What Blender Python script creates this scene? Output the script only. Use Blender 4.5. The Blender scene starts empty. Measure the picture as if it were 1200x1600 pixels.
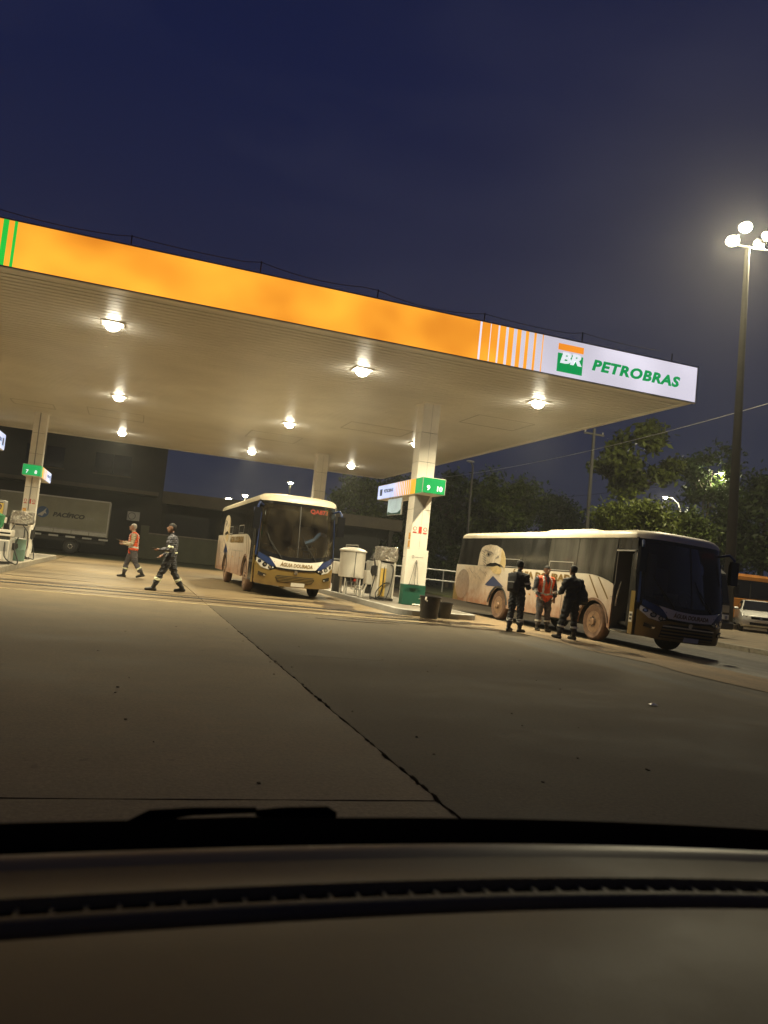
import bpy, bmesh, math, random
import numpy as np
from mathutils import Vector, Matrix
R = math.radians
scene = bpy.context.scene
COL = scene.collection
# ------------------------------------------------------------------ camera
EYE = 1.20
FPX, YAW, PITCH, ROLL = 1207.0, 0.3107, 0.0697, 0.1037      # focal length in photo pixels (1200 x 1600)
_f = Vector((math.sin(YAW), math.cos(YAW), 0)); _r = Vector((math.cos(YAW), -math.sin(YAW), 0)); _z = Vector((0, 0, 1))
VW = _f*math.cos(PITCH) + _z*math.sin(PITCH); _u = _z*math.cos(PITCH) - _f*math.sin(PITCH)
VR = _r*math.cos(ROLL) + _u*math.sin(ROLL); VU = _u*math.cos(ROLL) - _r*math.sin(ROLL)
EYEP = Vector((0, 0, EYE))
cam = bpy.data.cameras.new('camera'); cam_o = bpy.data.objects.new('camera', cam); COL.objects.link(cam_o)
cam_o.matrix_world = Matrix(((VR.x, VU.x, -VW.x, 0), (VR.y, VU.y, -VW.y, 0), (VR.z, VU.z, -VW.z, EYE), (0, 0, 0, 1)))
cam.sensor_fit = 'VERTICAL'; cam.sensor_height = 36; cam.lens = FPX/1600*36
cam.dof.use_dof = True; cam.dof.focus_distance = 22.0; cam.dof.aperture_fstop = 7.5
cam.clip_start = 0.02; cam.clip_end = 3000
scene.camera = cam_o
# ------------------------------------------------------------------ sky (dusk, sun below the horizon)
w = bpy.data.worlds.new('World'); scene.world = w; w.use_nodes = True
nt = w.node_tree; nt.nodes.clear()
out = nt.nodes.new('ShaderNodeOutputWorld'); bg = nt.nodes.new('ShaderNodeBackground')
sky = nt.nodes.new('ShaderNodeTexSky'); sky.sky_type = 'NISHITA'; sky.sun_disc = False
SUN_EL, SUN_ROT = R(-6.0), R(200)
sky.sun_elevation = SUN_EL; sky.sun_rotation = SUN_ROT; sky.air_density = 1.4; sky.dust_density = 2.0; sky.ozone_density = 3.0
tc = nt.nodes.new('ShaderNodeTexCoord'); sp = nt.nodes.new('ShaderNodeSeparateXYZ'); nt.links.new(tc.outputs['Generated'], sp.inputs[0])
rmp = nt.nodes.new('ShaderNodeValToRGB'); nt.links.new(sp.outputs['Z'], rmp.inputs[0])
el = rmp.color_ramp.elements
el[0].position = 0.0; el[0].color = (.024, .028, .048, 1)
el[1].position = 1.0; el[1].color = (.004, .0066, .032, 1)
for p_, c_ in ((.16, (.0185, .0225, .046, 1)), (.33, (.0155, .0185, .048, 1)), (.55, (.0080, .0115, .046, 1))):
    e_ = el.new(p_); e_.color = c_
cl = nt.nodes.new('ShaderNodeTexNoise'); cl.inputs['Scale'].default_value = 2.6; cl.inputs['Detail'].default_value = 6
mp = nt.nodes.new('ShaderNodeMapping'); mp.inputs['Scale'].default_value = (1, 1, 3.2)
nt.links.new(tc.outputs['Generated'], mp.inputs[0]); nt.links.new(mp.outputs[0], cl.inputs['Vector'])
cr = nt.nodes.new('ShaderNodeValToRGB'); cr.color_ramp.elements[0].position = .42; cr.color_ramp.elements[1].position = .78
cr.color_ramp.elements[0].color = (0, 0, 0, 1); cr.color_ramp.elements[1].color = (.010, .0095, .010, 1)
nt.links.new(cl.outputs['Fac'], cr.inputs[0])
ad = nt.nodes.new('ShaderNodeMix'); ad.data_type = 'RGBA'; ad.blend_type = 'ADD'; ad.inputs['Factor'].default_value = 1
nt.links.new(rmp.outputs[0], ad.inputs[6]); nt.links.new(cr.outputs[0], ad.inputs[7])
ad2 = nt.nodes.new('ShaderNodeMix'); ad2.data_type = 'RGBA'; ad2.blend_type = 'ADD'; ad2.inputs['Factor'].default_value = .02
nt.links.new(ad.outputs[2], ad2.inputs[6]); nt.links.new(sky.outputs[0], ad2.inputs[7])
nt.links.new(ad2.outputs[2], bg.inputs[0]); bg.inputs[1].default_value = 1.0
nt.links.new(bg.outputs[0], out.inputs[0])
# ------------------------------------------------------------------ exposure / render
scene.view_settings.view_transform = 'Standard'; scene.view_settings.look = 'None'
scene.view_settings.gamma = 1; scene.view_settings.use_curve_mapping = False; scene.view_settings.exposure = 0.0
scene.cycles.use_denoising = True
scene.cycles.max_bounces = 6; scene.cycles.diffuse_bounces = 3; scene.cycles.transparent_max_bounces = 12
scene.cycles.sample_clamp_indirect = 4.0; scene.cycles.caustics_reflective = False; scene.cycles.caustics_refractive = False
LAMP_W = 520.0                                           # one canopy floodlight
# ------------------------------------------------------------------ pixel -> place
def ray(u, v): return VW*FPX + VR*(u-600) - VU*(v-800)
def gnd(u, v, z=0.0): d = ray(u, v); return EYEP + d*((z-EYE)/d.z)
def aty(u, v, y): d = ray(u, v); return EYEP + d*(y/d.y)
def atx(u, v, x): d = ray(u, v); return EYEP + d*(x/d.x)
# ------------------------------------------------------------------ materials
def mat(name, col, rough=.6, metal=0., noise=None, bump=None, emit=None, estr=1., spec=.5, coord='Object', dirt=None, coat=0., col2=None, mapscale=None):
    m = bpy.data.materials.new(name); m.use_nodes = True
    t = m.node_tree; b = t.nodes['Principled BSDF']; L = t.links
    b.inputs['Base Color'].default_value = (*col, 1); b.inputs['Roughness'].default_value = rough; b.inputs['Metallic'].default_value = metal
    b.inputs['Specular IOR Level'].default_value = spec
    if coat: b.inputs['Coat Weight'].default_value = coat; b.inputs['Coat Roughness'].default_value = .08
    co = t.nodes.new('ShaderNodeTexCoord').outputs[coord] if coord != 'World' else t.nodes.new('ShaderNodeNewGeometry').outputs['Position']
    src = co
    if mapscale:
        mp = t.nodes.new('ShaderNodeMapping'); mp.inputs['Scale'].default_value = mapscale; L.new(co, mp.inputs[0]); co = mp.outputs[0]
    cur = None
    if noise:
        n = t.nodes.new('ShaderNodeTexNoise'); n.inputs['Scale'].default_value = noise[0]; n.inputs['Detail'].default_value = 8; n.inputs['Roughness'].default_value = .62
        L.new(co, n.inputs['Vector'])
        r = t.nodes.new('ShaderNodeValToRGB'); a = noise[1]
        c2 = col2 or tuple(min(1, c*(1+a)) for c in col)
        r.color_ramp.elements[0].position = .32; r.color_ramp.elements[1].position = .68
        r.color_ramp.elements[0].color = (*[c*(1-a) for c in col], 1); r.color_ramp.elements[1].color = (*c2, 1)
        L.new(n.outputs['Fac'], r.inputs[0]); cur = r.outputs[0]
        rr = t.nodes.new('ShaderNodeMapRange'); rr.inputs[3].default_value = max(.02, rough-.12); rr.inputs[4].default_value = min(1, rough+.12)
        L.new(n.outputs['Fac'], rr.inputs[0]); L.new(rr.outputs[0], b.inputs['Roughness'])
    if dirt:                                             # (colour, z0, z1, amount): dust that clings to the lower panels
        dc, z0, z1, am = dirt
        s = t.nodes.new('ShaderNodeSeparateXYZ'); L.new(src, s.inputs[0])
        mr = t.nodes.new('ShaderNodeMapRange'); mr.inputs[1].default_value = z0; mr.inputs[2].default_value = z1; mr.inputs[3].default_value = am; mr.inputs[4].default_value = 0
        L.new(s.outputs['Z'], mr.inputs[0])
        n2 = t.nodes.new('ShaderNodeTexNoise'); n2.inputs['Scale'].default_value = 3.5; n2.inputs['Detail'].default_value = 7; L.new(src, n2.inputs['Vector'])
        mu = t.nodes.new('ShaderNodeMath'); mu.operation = 'MULTIPLY_ADD'; mu.inputs[1].default_value = 1.1; mu.inputs[2].default_value = .42
        L.new(n2.outputs['Fac'], mu.inputs[0])
        mm = t.nodes.new('ShaderNodeMath'); mm.operation = 'MULTIPLY'; mm.use_clamp = True; L.new(mu.outputs[0], mm.inputs[0]); L.new(mr.outputs[0], mm.inputs[1])
        mx = t.nodes.new('ShaderNodeMix'); mx.data_type = 'RGBA'; L.new(mm.outputs[0], mx.inputs[0])
        if cur: L.new(cur, mx.inputs[6])
        else: mx.inputs[6].default_value = (*col, 1)
        mx.inputs[7].default_value = (*dc, 1); cur = mx.outputs[2]
        if not noise:
            ra = t.nodes.new('ShaderNodeMapRange'); ra.inputs[3].default_value = rough; ra.inputs[4].default_value = .85
            L.new(mm.outputs[0], ra.inputs[0]); L.new(ra.outputs[0], b.inputs['Roughness'])
    if cur: L.new(cur, b.inputs['Base Color'])
    if bump:
        n3 = t.nodes.new('ShaderNodeTexNoise'); n3.inputs['Scale'].default_value = bump[0]; n3.inputs['Detail'].default_value = 6; L.new(co, n3.inputs['Vector'])
        bp = t.nodes.new('ShaderNodeBump'); bp.inputs['Strength'].default_value = bump[1]; bp.inputs['Distance'].default_value = bump[2] if len(bump) > 2 else .02
        L.new(n3.outputs['Fac'], bp.inputs['Height']); L.new(bp.outputs[0], b.inputs['Normal'])
    if emit:
        b.inputs['Emission Color'].default_value = (*emit, 1); b.inputs['Emission Strength'].default_value = estr
    return m
def ground_mat(name, col, stain, rough=.7, streak=(.35, 2.2), amt=.75, bump=.3, fine=60., dust=None):
    m = bpy.data.materials.new(name); m.use_nodes = True; t = m.node_tree; b = t.nodes['Principled BSDF']; L = t.links; N = t.nodes.new
    pos = N('ShaderNodeNewGeometry').outputs['Position']
    def noise(scale, detail=8, sc=None, rg=.6):
        n = N('ShaderNodeTexNoise'); n.inputs['Scale'].default_value = scale; n.inputs['Detail'].default_value = detail; n.inputs['Roughness'].default_value = rg
        v = pos
        if sc: mp = N('ShaderNodeMapping'); mp.inputs['Scale'].default_value = sc; L.new(pos, mp.inputs[0]); v = mp.outputs[0]
        L.new(v, n.inputs['Vector']); return n.outputs['Fac']
    def ramp(f, a, b_, lo=0., hi=1.):
        r = N('ShaderNodeMapRange'); r.inputs[1].default_value = a; r.inputs[2].default_value = b_; r.inputs[3].default_value = lo; r.inputs[4].default_value = hi; L.new(f, r.inputs[0]); return r.outputs[0]
    def mix(f, a, c, mode='MIX'):
        x = N('ShaderNodeMix'); x.data_type = 'RGBA'; x.blend_type = mode
        if hasattr(f, 'links') or not isinstance(f, float): L.new(f, x.inputs[0])
        else: x.inputs[0].default_value = f
        for k, q in ((6, a), (7, c)):
            if isinstance(q, tuple): x.inputs[k].default_value = (*q, 1)
            else: L.new(q, x.inputs[k])
        return x.outputs[2]
    big = ramp(noise(.28, 5), .3, .7); mid = ramp(noise(1.3, 8, (streak[0]*2, streak[1]*.7, 1)), .35, .7); st = ramp(noise(.8, 9, (streak[0], streak[1], 1), .7), .46, .68, 0, amt); fi = ramp(noise(fine*.6, 6, None, .8), .3, .7)
    c = mix(big, tuple(v*.68 for v in col), tuple(v*1.2 for v in col)); c = mix(mid, c, tuple(v*.86 for v in col)); c = mix(st, c, stain)
    sp = ramp(noise(7, 3), .66, .72, 0, .55); c = mix(sp, c, tuple(v*.45 for v in col))
    g = N('ShaderNodeMapRange'); g.inputs[3].default_value = .66; g.inputs[4].default_value = 1.3; L.new(fi, g.inputs[0]); hs = N('ShaderNodeMix'); hs.data_type = 'RGBA'; hs.blend_type = 'MULTIPLY'; hs.inputs[0].default_value = 1.; L.new(c, hs.inputs[6]); L.new(g.outputs[0], hs.inputs[7]); c = hs.outputs[2]
    if dust: c = mix(ramp(noise(.6, 7, (1.2, .5, 1)), .45, .7, 0, .8), c, dust)
    L.new(c, b.inputs['Base Color']); rr = ramp(st, 0, amt, rough, max(.15, rough-(.1 if rough > .7 else .22))); L.new(rr, b.inputs['Roughness']); b.inputs['Specular IOR Level'].default_value = .3
    bp = N('ShaderNodeBump'); bp.inputs['Strength'].default_value = bump; bp.inputs['Distance'].default_value = .012; L.new(noise(fine*.7, 6), bp.inputs['Height']); L.new(bp.outputs[0], b.inputs['Normal']); return m
def backlit(name, col, lo=.75, hi=1.25, scale=.5, tint=None, base=.3):
    """translucent sign face with lamps behind it: emission varies smoothly where the tubes sit"""
    m = mat(name, tuple(c*base for c in col), .35)
    t = m.node_tree; b = t.nodes['Principled BSDF']; L = t.links
    co = t.nodes.new('ShaderNodeTexCoord'); mp = t.nodes.new('ShaderNodeMapping'); mp.inputs['Scale'].default_value = (scale, scale, scale*1.3)
    L.new(co.outputs['Object'], mp.inputs[0])
    n = t.nodes.new('ShaderNodeTexNoise'); n.inputs['Scale'].default_value = 1.0; n.inputs['Detail'].default_value = 1.5; L.new(mp.outputs[0], n.inputs['Vector'])
    r = t.nodes.new('ShaderNodeValToRGB'); r.color_ramp.elements[0].position = .3; r.color_ramp.elements[1].position = .72
    r.color_ramp.elements[0].color = (*[c*lo for c in col], 1); r.color_ramp.elements[1].color = (*(tint or [c*hi for c in col]), 1)
    L.new(n.outputs['Fac'], r.inputs[0]); L.new(r.outputs[0], b.inputs['Emission Color']); b.inputs['Emission Strength'].default_value = 1.0
    return m
def glass_mat(name, tint=.25, col=(.55, .6, .6), rough=.02):
    m = bpy.data.materials.new(name); m.use_nodes = True; t = m.node_tree; t.nodes.clear()
    o = t.nodes.new('ShaderNodeOutputMaterial'); mx = t.nodes.new('ShaderNodeMixShader'); tr = t.nodes.new('ShaderNodeBsdfTransparent'); gl = t.nodes.new('ShaderNodeBsdfGlossy')
    tr.inputs[0].default_value = (*[c*tint for c in col], 1); gl.inputs['Roughness'].default_value = rough; gl.inputs[0].default_value = (.95, .95, .95, 1)
    fr = t.nodes.new('ShaderNodeFresnel'); fr.inputs[0].default_value = 1.45
    t.links.new(fr.outputs[0], mx.inputs[0]); t.links.new(tr.outputs[0], mx.inputs[1]); t.links.new(gl.outputs[0], mx.inputs[2])
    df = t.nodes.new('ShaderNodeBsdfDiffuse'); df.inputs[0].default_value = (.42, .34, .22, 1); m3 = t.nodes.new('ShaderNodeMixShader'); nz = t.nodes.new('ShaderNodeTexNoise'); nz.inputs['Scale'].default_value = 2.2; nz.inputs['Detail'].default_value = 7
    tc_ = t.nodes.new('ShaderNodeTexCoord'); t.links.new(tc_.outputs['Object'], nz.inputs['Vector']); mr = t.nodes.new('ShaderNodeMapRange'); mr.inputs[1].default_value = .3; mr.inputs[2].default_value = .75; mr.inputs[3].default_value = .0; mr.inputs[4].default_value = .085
    t.links.new(nz.outputs['Fac'], mr.inputs[0]); t.links.new(mr.outputs[0], m3.inputs[0]); t.links.new(mx.outputs[0], m3.inputs[1]); t.links.new(df.outputs[0], m3.inputs[2]); t.links.new(m3.outputs[0], o.inputs[0])   # pale diffuse veil painted in for the lit interior and reflections
    return m
# ------------------------------------------------------------------ mesh builder
class MB:
    def __init__(s): s.v = []; s.f = []; s.sm = []
    def add(s, vs, fs, smooth=False):
        o = len(s.v); s.v += [tuple(p) for p in vs]; s.f += [tuple(i+o for i in q) for q in fs]; s.sm += [smooth]*len(fs); return s
    def box(s, c, d, rot=None, bev=0.):
        x, y, z = d[0]/2, d[1]/2, d[2]/2
        if bev:
            b = min(bev, x*.9, y*.9, z*.9); vs = []; fs = []
            # chamfered box: three rectangles per corner
            bm = bmesh.new(); bmesh.ops.create_cube(bm, size=1)
            for q in bm.verts: q.co = Vector((q.co.x*2*x, q.co.y*2*y, q.co.z*2*z))
            bmesh.ops.bevel(bm, geom=list(bm.edges), offset=b, segments=1, affect='EDGES')
            bm.verts.index_update(); vs = [q.co.copy() for q in bm.verts]; fs = [[q.index for q in f.verts] for f in bm.faces]; bm.free()
        else:
            vs = [Vector((i*x, j*y, k*z)) for i in (-1, 1) for j in (-1, 1) for k in (-1, 1)]
            fs = [(0, 1, 3, 2), (4, 6, 7, 5), (0, 4, 5, 1), (2, 3, 7, 6), (0, 2, 6, 4), (1, 5, 7, 3)]
        if rot is not None: vs = [rot @ q for q in vs]
        return s.add([q + Vector(c) for q in vs], fs)
    def bx(s, x0, x1, y0, y1, z0, z1, bev=0.): return s.box(((x0+x1)/2, (y0+y1)/2, (z0+z1)/2), (x1-x0, y1-y0, z1-z0), None, bev)
    def tube(s, pts, rad, n=10, smooth=True, cap=True):
        pts = [Vector(p) for p in pts]; k = len(pts)
        rad = [rad]*k if not hasattr(rad, '__len__') else list(rad)
        vs = []; ref = None
        for i, p in enumerate(pts):
            t = (pts[min(i+1, k-1)] - pts[max(i-1, 0)]).normalized()
            if ref is None: ref = Vector((0, 0, 1)) if abs(t.z) < .9 else Vector((1, 0, 0))
            a = (ref - t*ref.dot(t)); a = a.normalized() if a.length > 1e-5 else t.orthogonal().normalized(); ref = a; b = t.cross(a)
            for j in range(n):
                an = 2*math.pi*j/n; vs.append(p + (a*math.cos(an) + b*math.sin(an))*rad[i])
        fs = [(i*n+j, i*n+(j+1) % n, (i+1)*n+(j+1) % n, (i+1)*n+j) for i in range(k-1) for j in range(n)]
        s.add(vs, fs, smooth)
        if cap:
            o = len(s.v)-len(vs); s.f += [tuple(o+j for j in reversed(range(n))), tuple(o+(k-1)*n+j for j in range(n))]; s.sm += [False, False]
        return s
    def cyl(s, c, r, h, n=20, axis='z', r2=None, smooth=True):
        d = {'x': Vector((1, 0, 0)), 'y': Vector((0, 1, 0)), 'z': Vector((0, 0, 1))}[axis]*h/2
        return s.tube([Vector(c)-d, Vector(c)+d], [r, r if r2 is None else r2], n, smooth)
    def lathe(s, prof, c=(0, 0, 0), n=24, axis='z', smooth=True):
        vs = []
        for r, h in prof:
            for j in range(n):
                a = 2*math.pi*j/n; p, q = r*math.cos(a), r*math.sin(a)
                vs.append(Vector(c) + (Vector((p, q, h)) if axis == 'z' else Vector((h, p, q)) if axis == 'x' else Vector((p, h, q))))
        k = len(prof); fs = [(i*n+j, i*n+(j+1) % n, (i+1)*n+(j+1) % n, (i+1)*n+j) for i in range(k-1) for j in range(n)]
        fs += [tuple(reversed(range(n))), tuple((k-1)*n+j for j in range(n))]
        return s.add(vs, fs, smooth)
    def sphere(s, c, r, n=12, m=8):
        r = (r, r, r) if not hasattr(r, '__len__') else r
        vs = [Vector(c)+Vector((0, 0, r[2]))]
        for i in range(1, m):
            t = math.pi*i/m
            vs += [Vector(c)+Vector((r[0]*math.sin(t)*math.cos(2*math.pi*j/n), r[1]*math.sin(t)*math.sin(2*math.pi*j/n), r[2]*math.cos(t))) for j in range(n)]
        vs.append(Vector(c)-Vector((0, 0, r[2])))
        fs = [(0, 1+j, 1+(j+1) % n) for j in range(n)]
        for i in range(m-2): fs += [(1+i*n+j, 1+(i+1)*n+j, 1+(i+1)*n+(j+1) % n, 1+i*n+(j+1) % n) for j in range(n)]
        e = len(vs)-1; fs += [(e, 1+(m-2)*n+(j+1) % n, 1+(m-2)*n+j) for j in range(n)]
        return s.add(vs, fs, True)
    def prism(s, poly, fm, d0, d1):
        """poly: 2-D outline; fm(u, v, d) -> 3-D; extruded from d0 to d1"""
        n = len(poly); vs = [fm(u, v, d0) for u, v in poly] + [fm(u, v, d1) for u, v in poly]
        fs = [tuple(range(n)), tuple(reversed(range(n, 2*n)))] + [(i, i+n, (i+1) % n+n, (i+1) % n) for i in range(n)]
        return s.add(vs, fs)
    def loft(s, rings, closed=True, caps=(True, True), smooth=True):
        n = len(rings[0]); k = len(rings); vs = [p for r in rings for p in r]
        m = n if closed else n-1
        fs = [(i*n+j, i*n+(j+1) % n, (i+1)*n+(j+1) % n, (i+1)*n+j) for i in range(k-1) for j in range(m)]
        if closed and caps[0]: fs.append(tuple(reversed(range(n))))
        if closed and caps[1]: fs.append(tuple((k-1)*n+j for j in range(n)))
        return s.add(vs, fs, smooth)
    def build(s, name, m, parent=None, sharp=35, weld=False, **tags):
        me = bpy.data.meshes.new(name); me.from_pydata(s.v, [], s.f)
        bm = bmesh.new(); bm.from_mesh(me)
        for f, q in zip(bm.faces, s.sm): f.smooth = q
        if weld: bmesh.ops.remove_doubles(bm, verts=bm.verts, dist=1e-4)
        bmesh.ops.recalc_face_normals(bm, faces=bm.faces); bm.to_mesh(me); bm.free()
        if any(s.sm): me.set_sharp_from_angle(angle=R(sharp))
        me.materials.append(m)
        return link(name, me, parent, **tags)
def link(name, me, parent=None, **tags):
    o = bpy.data.objects.new(name, me); COL.objects.link(o)
    if parent is not None: o.parent = parent
    return tag(o, **tags)
def tag(o, label=None, cat=None, group=None, kind=None):
    if label: o['label'] = label
    if cat: o['category'] = cat
    if group: o['group'] = group
    if kind: o['kind'] = kind
    return o
def thing(name, label, cat, loc=(0, 0, 0), rz=0., group=None, kind=None):
    o = bpy.data.objects.new(name, None); COL.objects.link(o); o.location = loc; o.rotation_euler = (0, 0, rz); o.empty_display_size = .2
    return tag(o, label, cat, group, kind)
def copy_tree(o, parent=None):
    c = o.copy(); COL.objects.link(c); c.parent = parent
    for ch in [q for q in bpy.data.objects if q.parent == o]: copy_tree(ch, c)
    return c
def text_mesh(body, size=1., bold=.0, shear=0., ext=.004, align='CENTER', spacing=1.):
    cu = bpy.data.curves.new('txt', 'FONT'); cu.body = body; cu.size = size; cu.offset = bold; cu.shear = shear; cu.extrude = ext
    cu.align_x = align; cu.align_y = 'CENTER'; cu.resolution_u = 3; cu.space_character = spacing
    o = bpy.data.objects.new('txt', cu); COL.objects.link(o)
    dg = bpy.context.evaluated_depsgraph_get(); me = bpy.data.meshes.new_from_object(o.evaluated_get(dg))
    bpy.data.objects.remove(o); bpy.data.curves.remove(cu); return me
def put_text(name, body, m, parent, org, ux, uz, size, width=None, **kw):
    """lettering whose baseline runs along ux and whose height runs along uz; width fits it to a length"""
    me = text_mesh(body, size, **kw); ux = Vector(ux).normalized(); uz = Vector(uz).normalized(); nn = ux.cross(uz)
    xs = [q.co.x for q in me.vertices]; sc = width/(max(xs)-min(xs)) if width else 1.
    for q in me.vertices:
        c = q.co.copy(); q.co = Vector(org) + ux*(c.x*sc) + uz*c.y + nn*c.z
    me.materials.clear(); me.materials.append(m)
    return link(name, me, parent)
def patch(mb, poly, fm, off=0., thick=.03, du=.15, dv=.15, smooth=True):
    """a flat outline laid on a curved surface fm(u, v, offset) as a thin solid"""
    bm = bmesh.new(); vs = [bm.verts.new((u, v, 0)) for u, v in poly]; bm.faces.new(vs); bm.normal_update()
    bmesh.ops.triangulate(bm, faces=bm.faces[:], ngon_method='EAR_CLIP')
    us = [p[0] for p in poly]; vv = [p[1] for p in poly]
    for a, b, d, nrm in ((min(us), max(us), du, (1, 0, 0)), (min(vv), max(vv), dv, (0, 1, 0))):
        k = math.floor(a/d)+1
        while k*d < b-1e-6:
            bmesh.ops.bisect_plane(bm, geom=bm.verts[:]+bm.edges[:]+bm.faces[:], dist=1e-5, plane_co=(nrm[0]*k*d, nrm[1]*k*d, 0), plane_no=nrm); k += 1
    bmesh.ops.dissolve_limit(bm, angle_limit=.001, verts=[], edges=[])
    bm.verts.index_update(); n = len(bm.verts); P = [(q.co.x, q.co.y) for q in bm.verts]
    V = [fm(u, v, off) for u, v in P] + [fm(u, v, off-thick) for u, v in P]
    Fs = [tuple(q.index for q in f.verts) for f in bm.faces]
    Bd = [(e.verts[0].index, e.verts[1].index) for e in bm.edges if len(e.link_faces) == 1]; bm.free()
    mb.add(V, Fs, smooth); o = len(mb.v)-len(V)
    mb.f += [tuple(o+i+n for i in reversed(f)) for f in Fs]; mb.sm += [False]*len(Fs)
    mb.f += [(o+a, o+b, o+b+n, o+a+n) for a, b in Bd]; mb.sm += [False]*len(Bd)
    return mb
def arc(cx, cy, r, a0, a1, n=12, ry=None): return [(cx+r*math.cos(R(a0+(a1-a0)*i/n)), cy+(ry or r)*math.sin(R(a0+(a1-a0)*i/n))) for i in range(n+1)]
# ------------------------------------------------------------------ palette
rnd = random.Random(7)
DUST = (.30, .15, .085)
m_concrete = ground_mat('concrete', (.205, .157, .092), (.105, .076, .040), .78, (.9, 1.2), .7)
m_concrete2 = ground_mat('concrete_older', (.108, .083, .050), (.056, .041, .024), .84, (.9, 1.1), .7)
m_floor = ground_mat('canopy_floor_concrete', (.225, .168, .096), (.070, .043, .024), .55, (.25, 1.5), .85)
m_asphalt = ground_mat('rough_asphalt', (.075, .062, .045), (.035, .029, .021), .8, (1.6, .5), .8, .9, 38., dust=(.17, .125, .075))
m_dirt = ground_mat('dusty_tan_dirt', (.27, .195, .115), (.12, .085, .052), .85, (1.6, .4), .8, .7, 30.)
m_road = ground_mat('road_asphalt', (.095, .077, .054), (.055, .044, .031), .6, (1.8, .25), .7, .5, 55.)
m_earth = mat('verge_earth', (.07, .075, .03), .9, noise=(.6, .5), bump=(8, .6, .05), coord='World')
m_kerb = mat('kerb_concrete', (.26, .23, .18), .8, noise=(5, .3), coord='World')
m_islandtop = mat('island_top', (.17, .15, .125), .75, noise=(3, .35), coord='World')
m_puddle = mat('wet_film', (.05, .036, .024), .20, noise=(1.5, .3), coord='World', spec=.6)
m_stain = mat('oil_stain', (.055, .036, .022), .35, noise=(2.5, .4), coord='World')
m_paint_y = mat('worn_line_paint', (.42, .33, .18), .7, noise=(6, .3), coord='World')
m_soffit = mat('soffit_white_metal', (.64, .62, .58), .42, noise=(.5, .10), coord='World')
m_white = mat('white_paint', (.74, .70, .62), .42, noise=(2.2, .07))
m_cream = mat('cream_cladding', (.78, .74, .66), .38, noise=(1.5, .08))
m_grey = mat('grey_paint', (.30, .29, .27), .5, noise=(3, .15))
m_ltgrey = mat('light_grey_metal', (.46, .45, .42), .4, .3, noise=(3, .12))
m_dark = mat('dark_metal', (.035, .034, .033), .5, noise=(4, .3))
m_black = mat('black_rubber', (.016, .016, .016), .6)
m_blackgloss = mat('black_gloss', (.012, .012, .013), .12)
m_green = mat('dark_green_paint', (.012, .085, .055), .42, noise=(3, .15))
m_yellow = mat('yellow_paint', (.75, .52, .13), .45, noise=(3, .15))
m_red = mat('red_print', (.55, .05, .03), .5)
m_orangeprint = mat('orange_print', (.68, .36, .08), .5, noise=(20, .5))
m_steel = mat('galvanised_steel', (.42, .41, .38), .38, .8, noise=(6, .15))
m_chrome = mat('chrome', (.8, .8, .8), .12, 1.)
m_foil = mat('crumpled_silver_film', (.42, .40, .36), .22, .65, noise=(9, .35), bump=(16, 1.0, .05))
e_orange = backlit('fascia_orange', (1.0, .325, .022), .80, 1.2, .62, tint=(1.35, .56, .045))
e_white = backlit('fascia_white', (.70, .66, .76), .86, 1.3, .45)
e_green = backlit('fascia_green', (.02, .52, .05), .9, 1.2, .6)
e_signgreen = backlit('sign_green', (.008, .36, .085), .9, 1.15, 1.0)
e_signwhite = backlit('sign_white', (.62, .70, 1.02), .85, 1.2, 1.2)
e_signyellow = backlit('sign_yellow', (.95, .44, .03), .9, 1.15, 1.2)
e_logogreen = backlit('logo_green', (.004, .30, .075), .95, 1.05, 1.)
e_letter = mat('lit_white_letter', (.8, .8, .8), .5, emit=(.9, .95, 1.), estr=.9)
e_logobar = backlit('logo_orange', (.95, .30, .02), .95, 1.05, 1.)
m_signblue = mat('sign_print_blue', (.05, .10, .22), .5)
def lampmat(name, col, s):
    return mat(name, (.8, .8, .8), .4, emit=col, estr=s)
e_lamp = lampmat('lamp_lens', (1., .92, .70), 60)
# ------------------------------------------------------------------ ground
def gz(x):
    if x < 9.4: return 0.
    if x < 14.4: return -(x-9.4)*.04
    if x < 17.6: return -.2
    return -.07
def sheet(name, xs, y0, y1, m, dz, ny=1, **k):
    mb = MB(); ys = [y0+(y1-y0)*i/ny for i in range(ny+1)]
    vs = [(x, y, gz(x-1e-6 if i == len(xs)-1 else x+1e-6)+dz) for y in ys for i, x in enumerate(xs)]; n = len(xs)
    mb.add(vs, [(j*n+i, j*n+i+1, (j+1)*n+i+1, (j+1)*n+i) for j in range(ny) for i in range(n-1)])
    return mb.build(name, m, **k)
sheet('ground', [-150, -40, 9.4, 14.4, 17.55, 17.65, 230], -65, 265, m_earth, -.035, kind='structure')
sheet('road', [10.6, 12, 14.4, 17.5], -60, 260, m_road, .0, kind='structure')
sheet('cross_road', [17.7, 120], 30.5, 38, m_road, .005, kind='structure')
fc = thing('forecourt', None, None, kind='structure')
def edge(a, b, jit, step, seed):
    rr = random.Random(seed); n = max(1, int((Vector(b)-Vector(a)).length/step)); a = Vector(a); b = Vector(b); t = (b-a).normalized(); nn = Vector((-t.y, t.x))
    return [a + (b-a)*i/n + (nn*rr.uniform(-jit, jit) if 0 < i < n else Vector((0, 0))) for i in range(n)]
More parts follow.
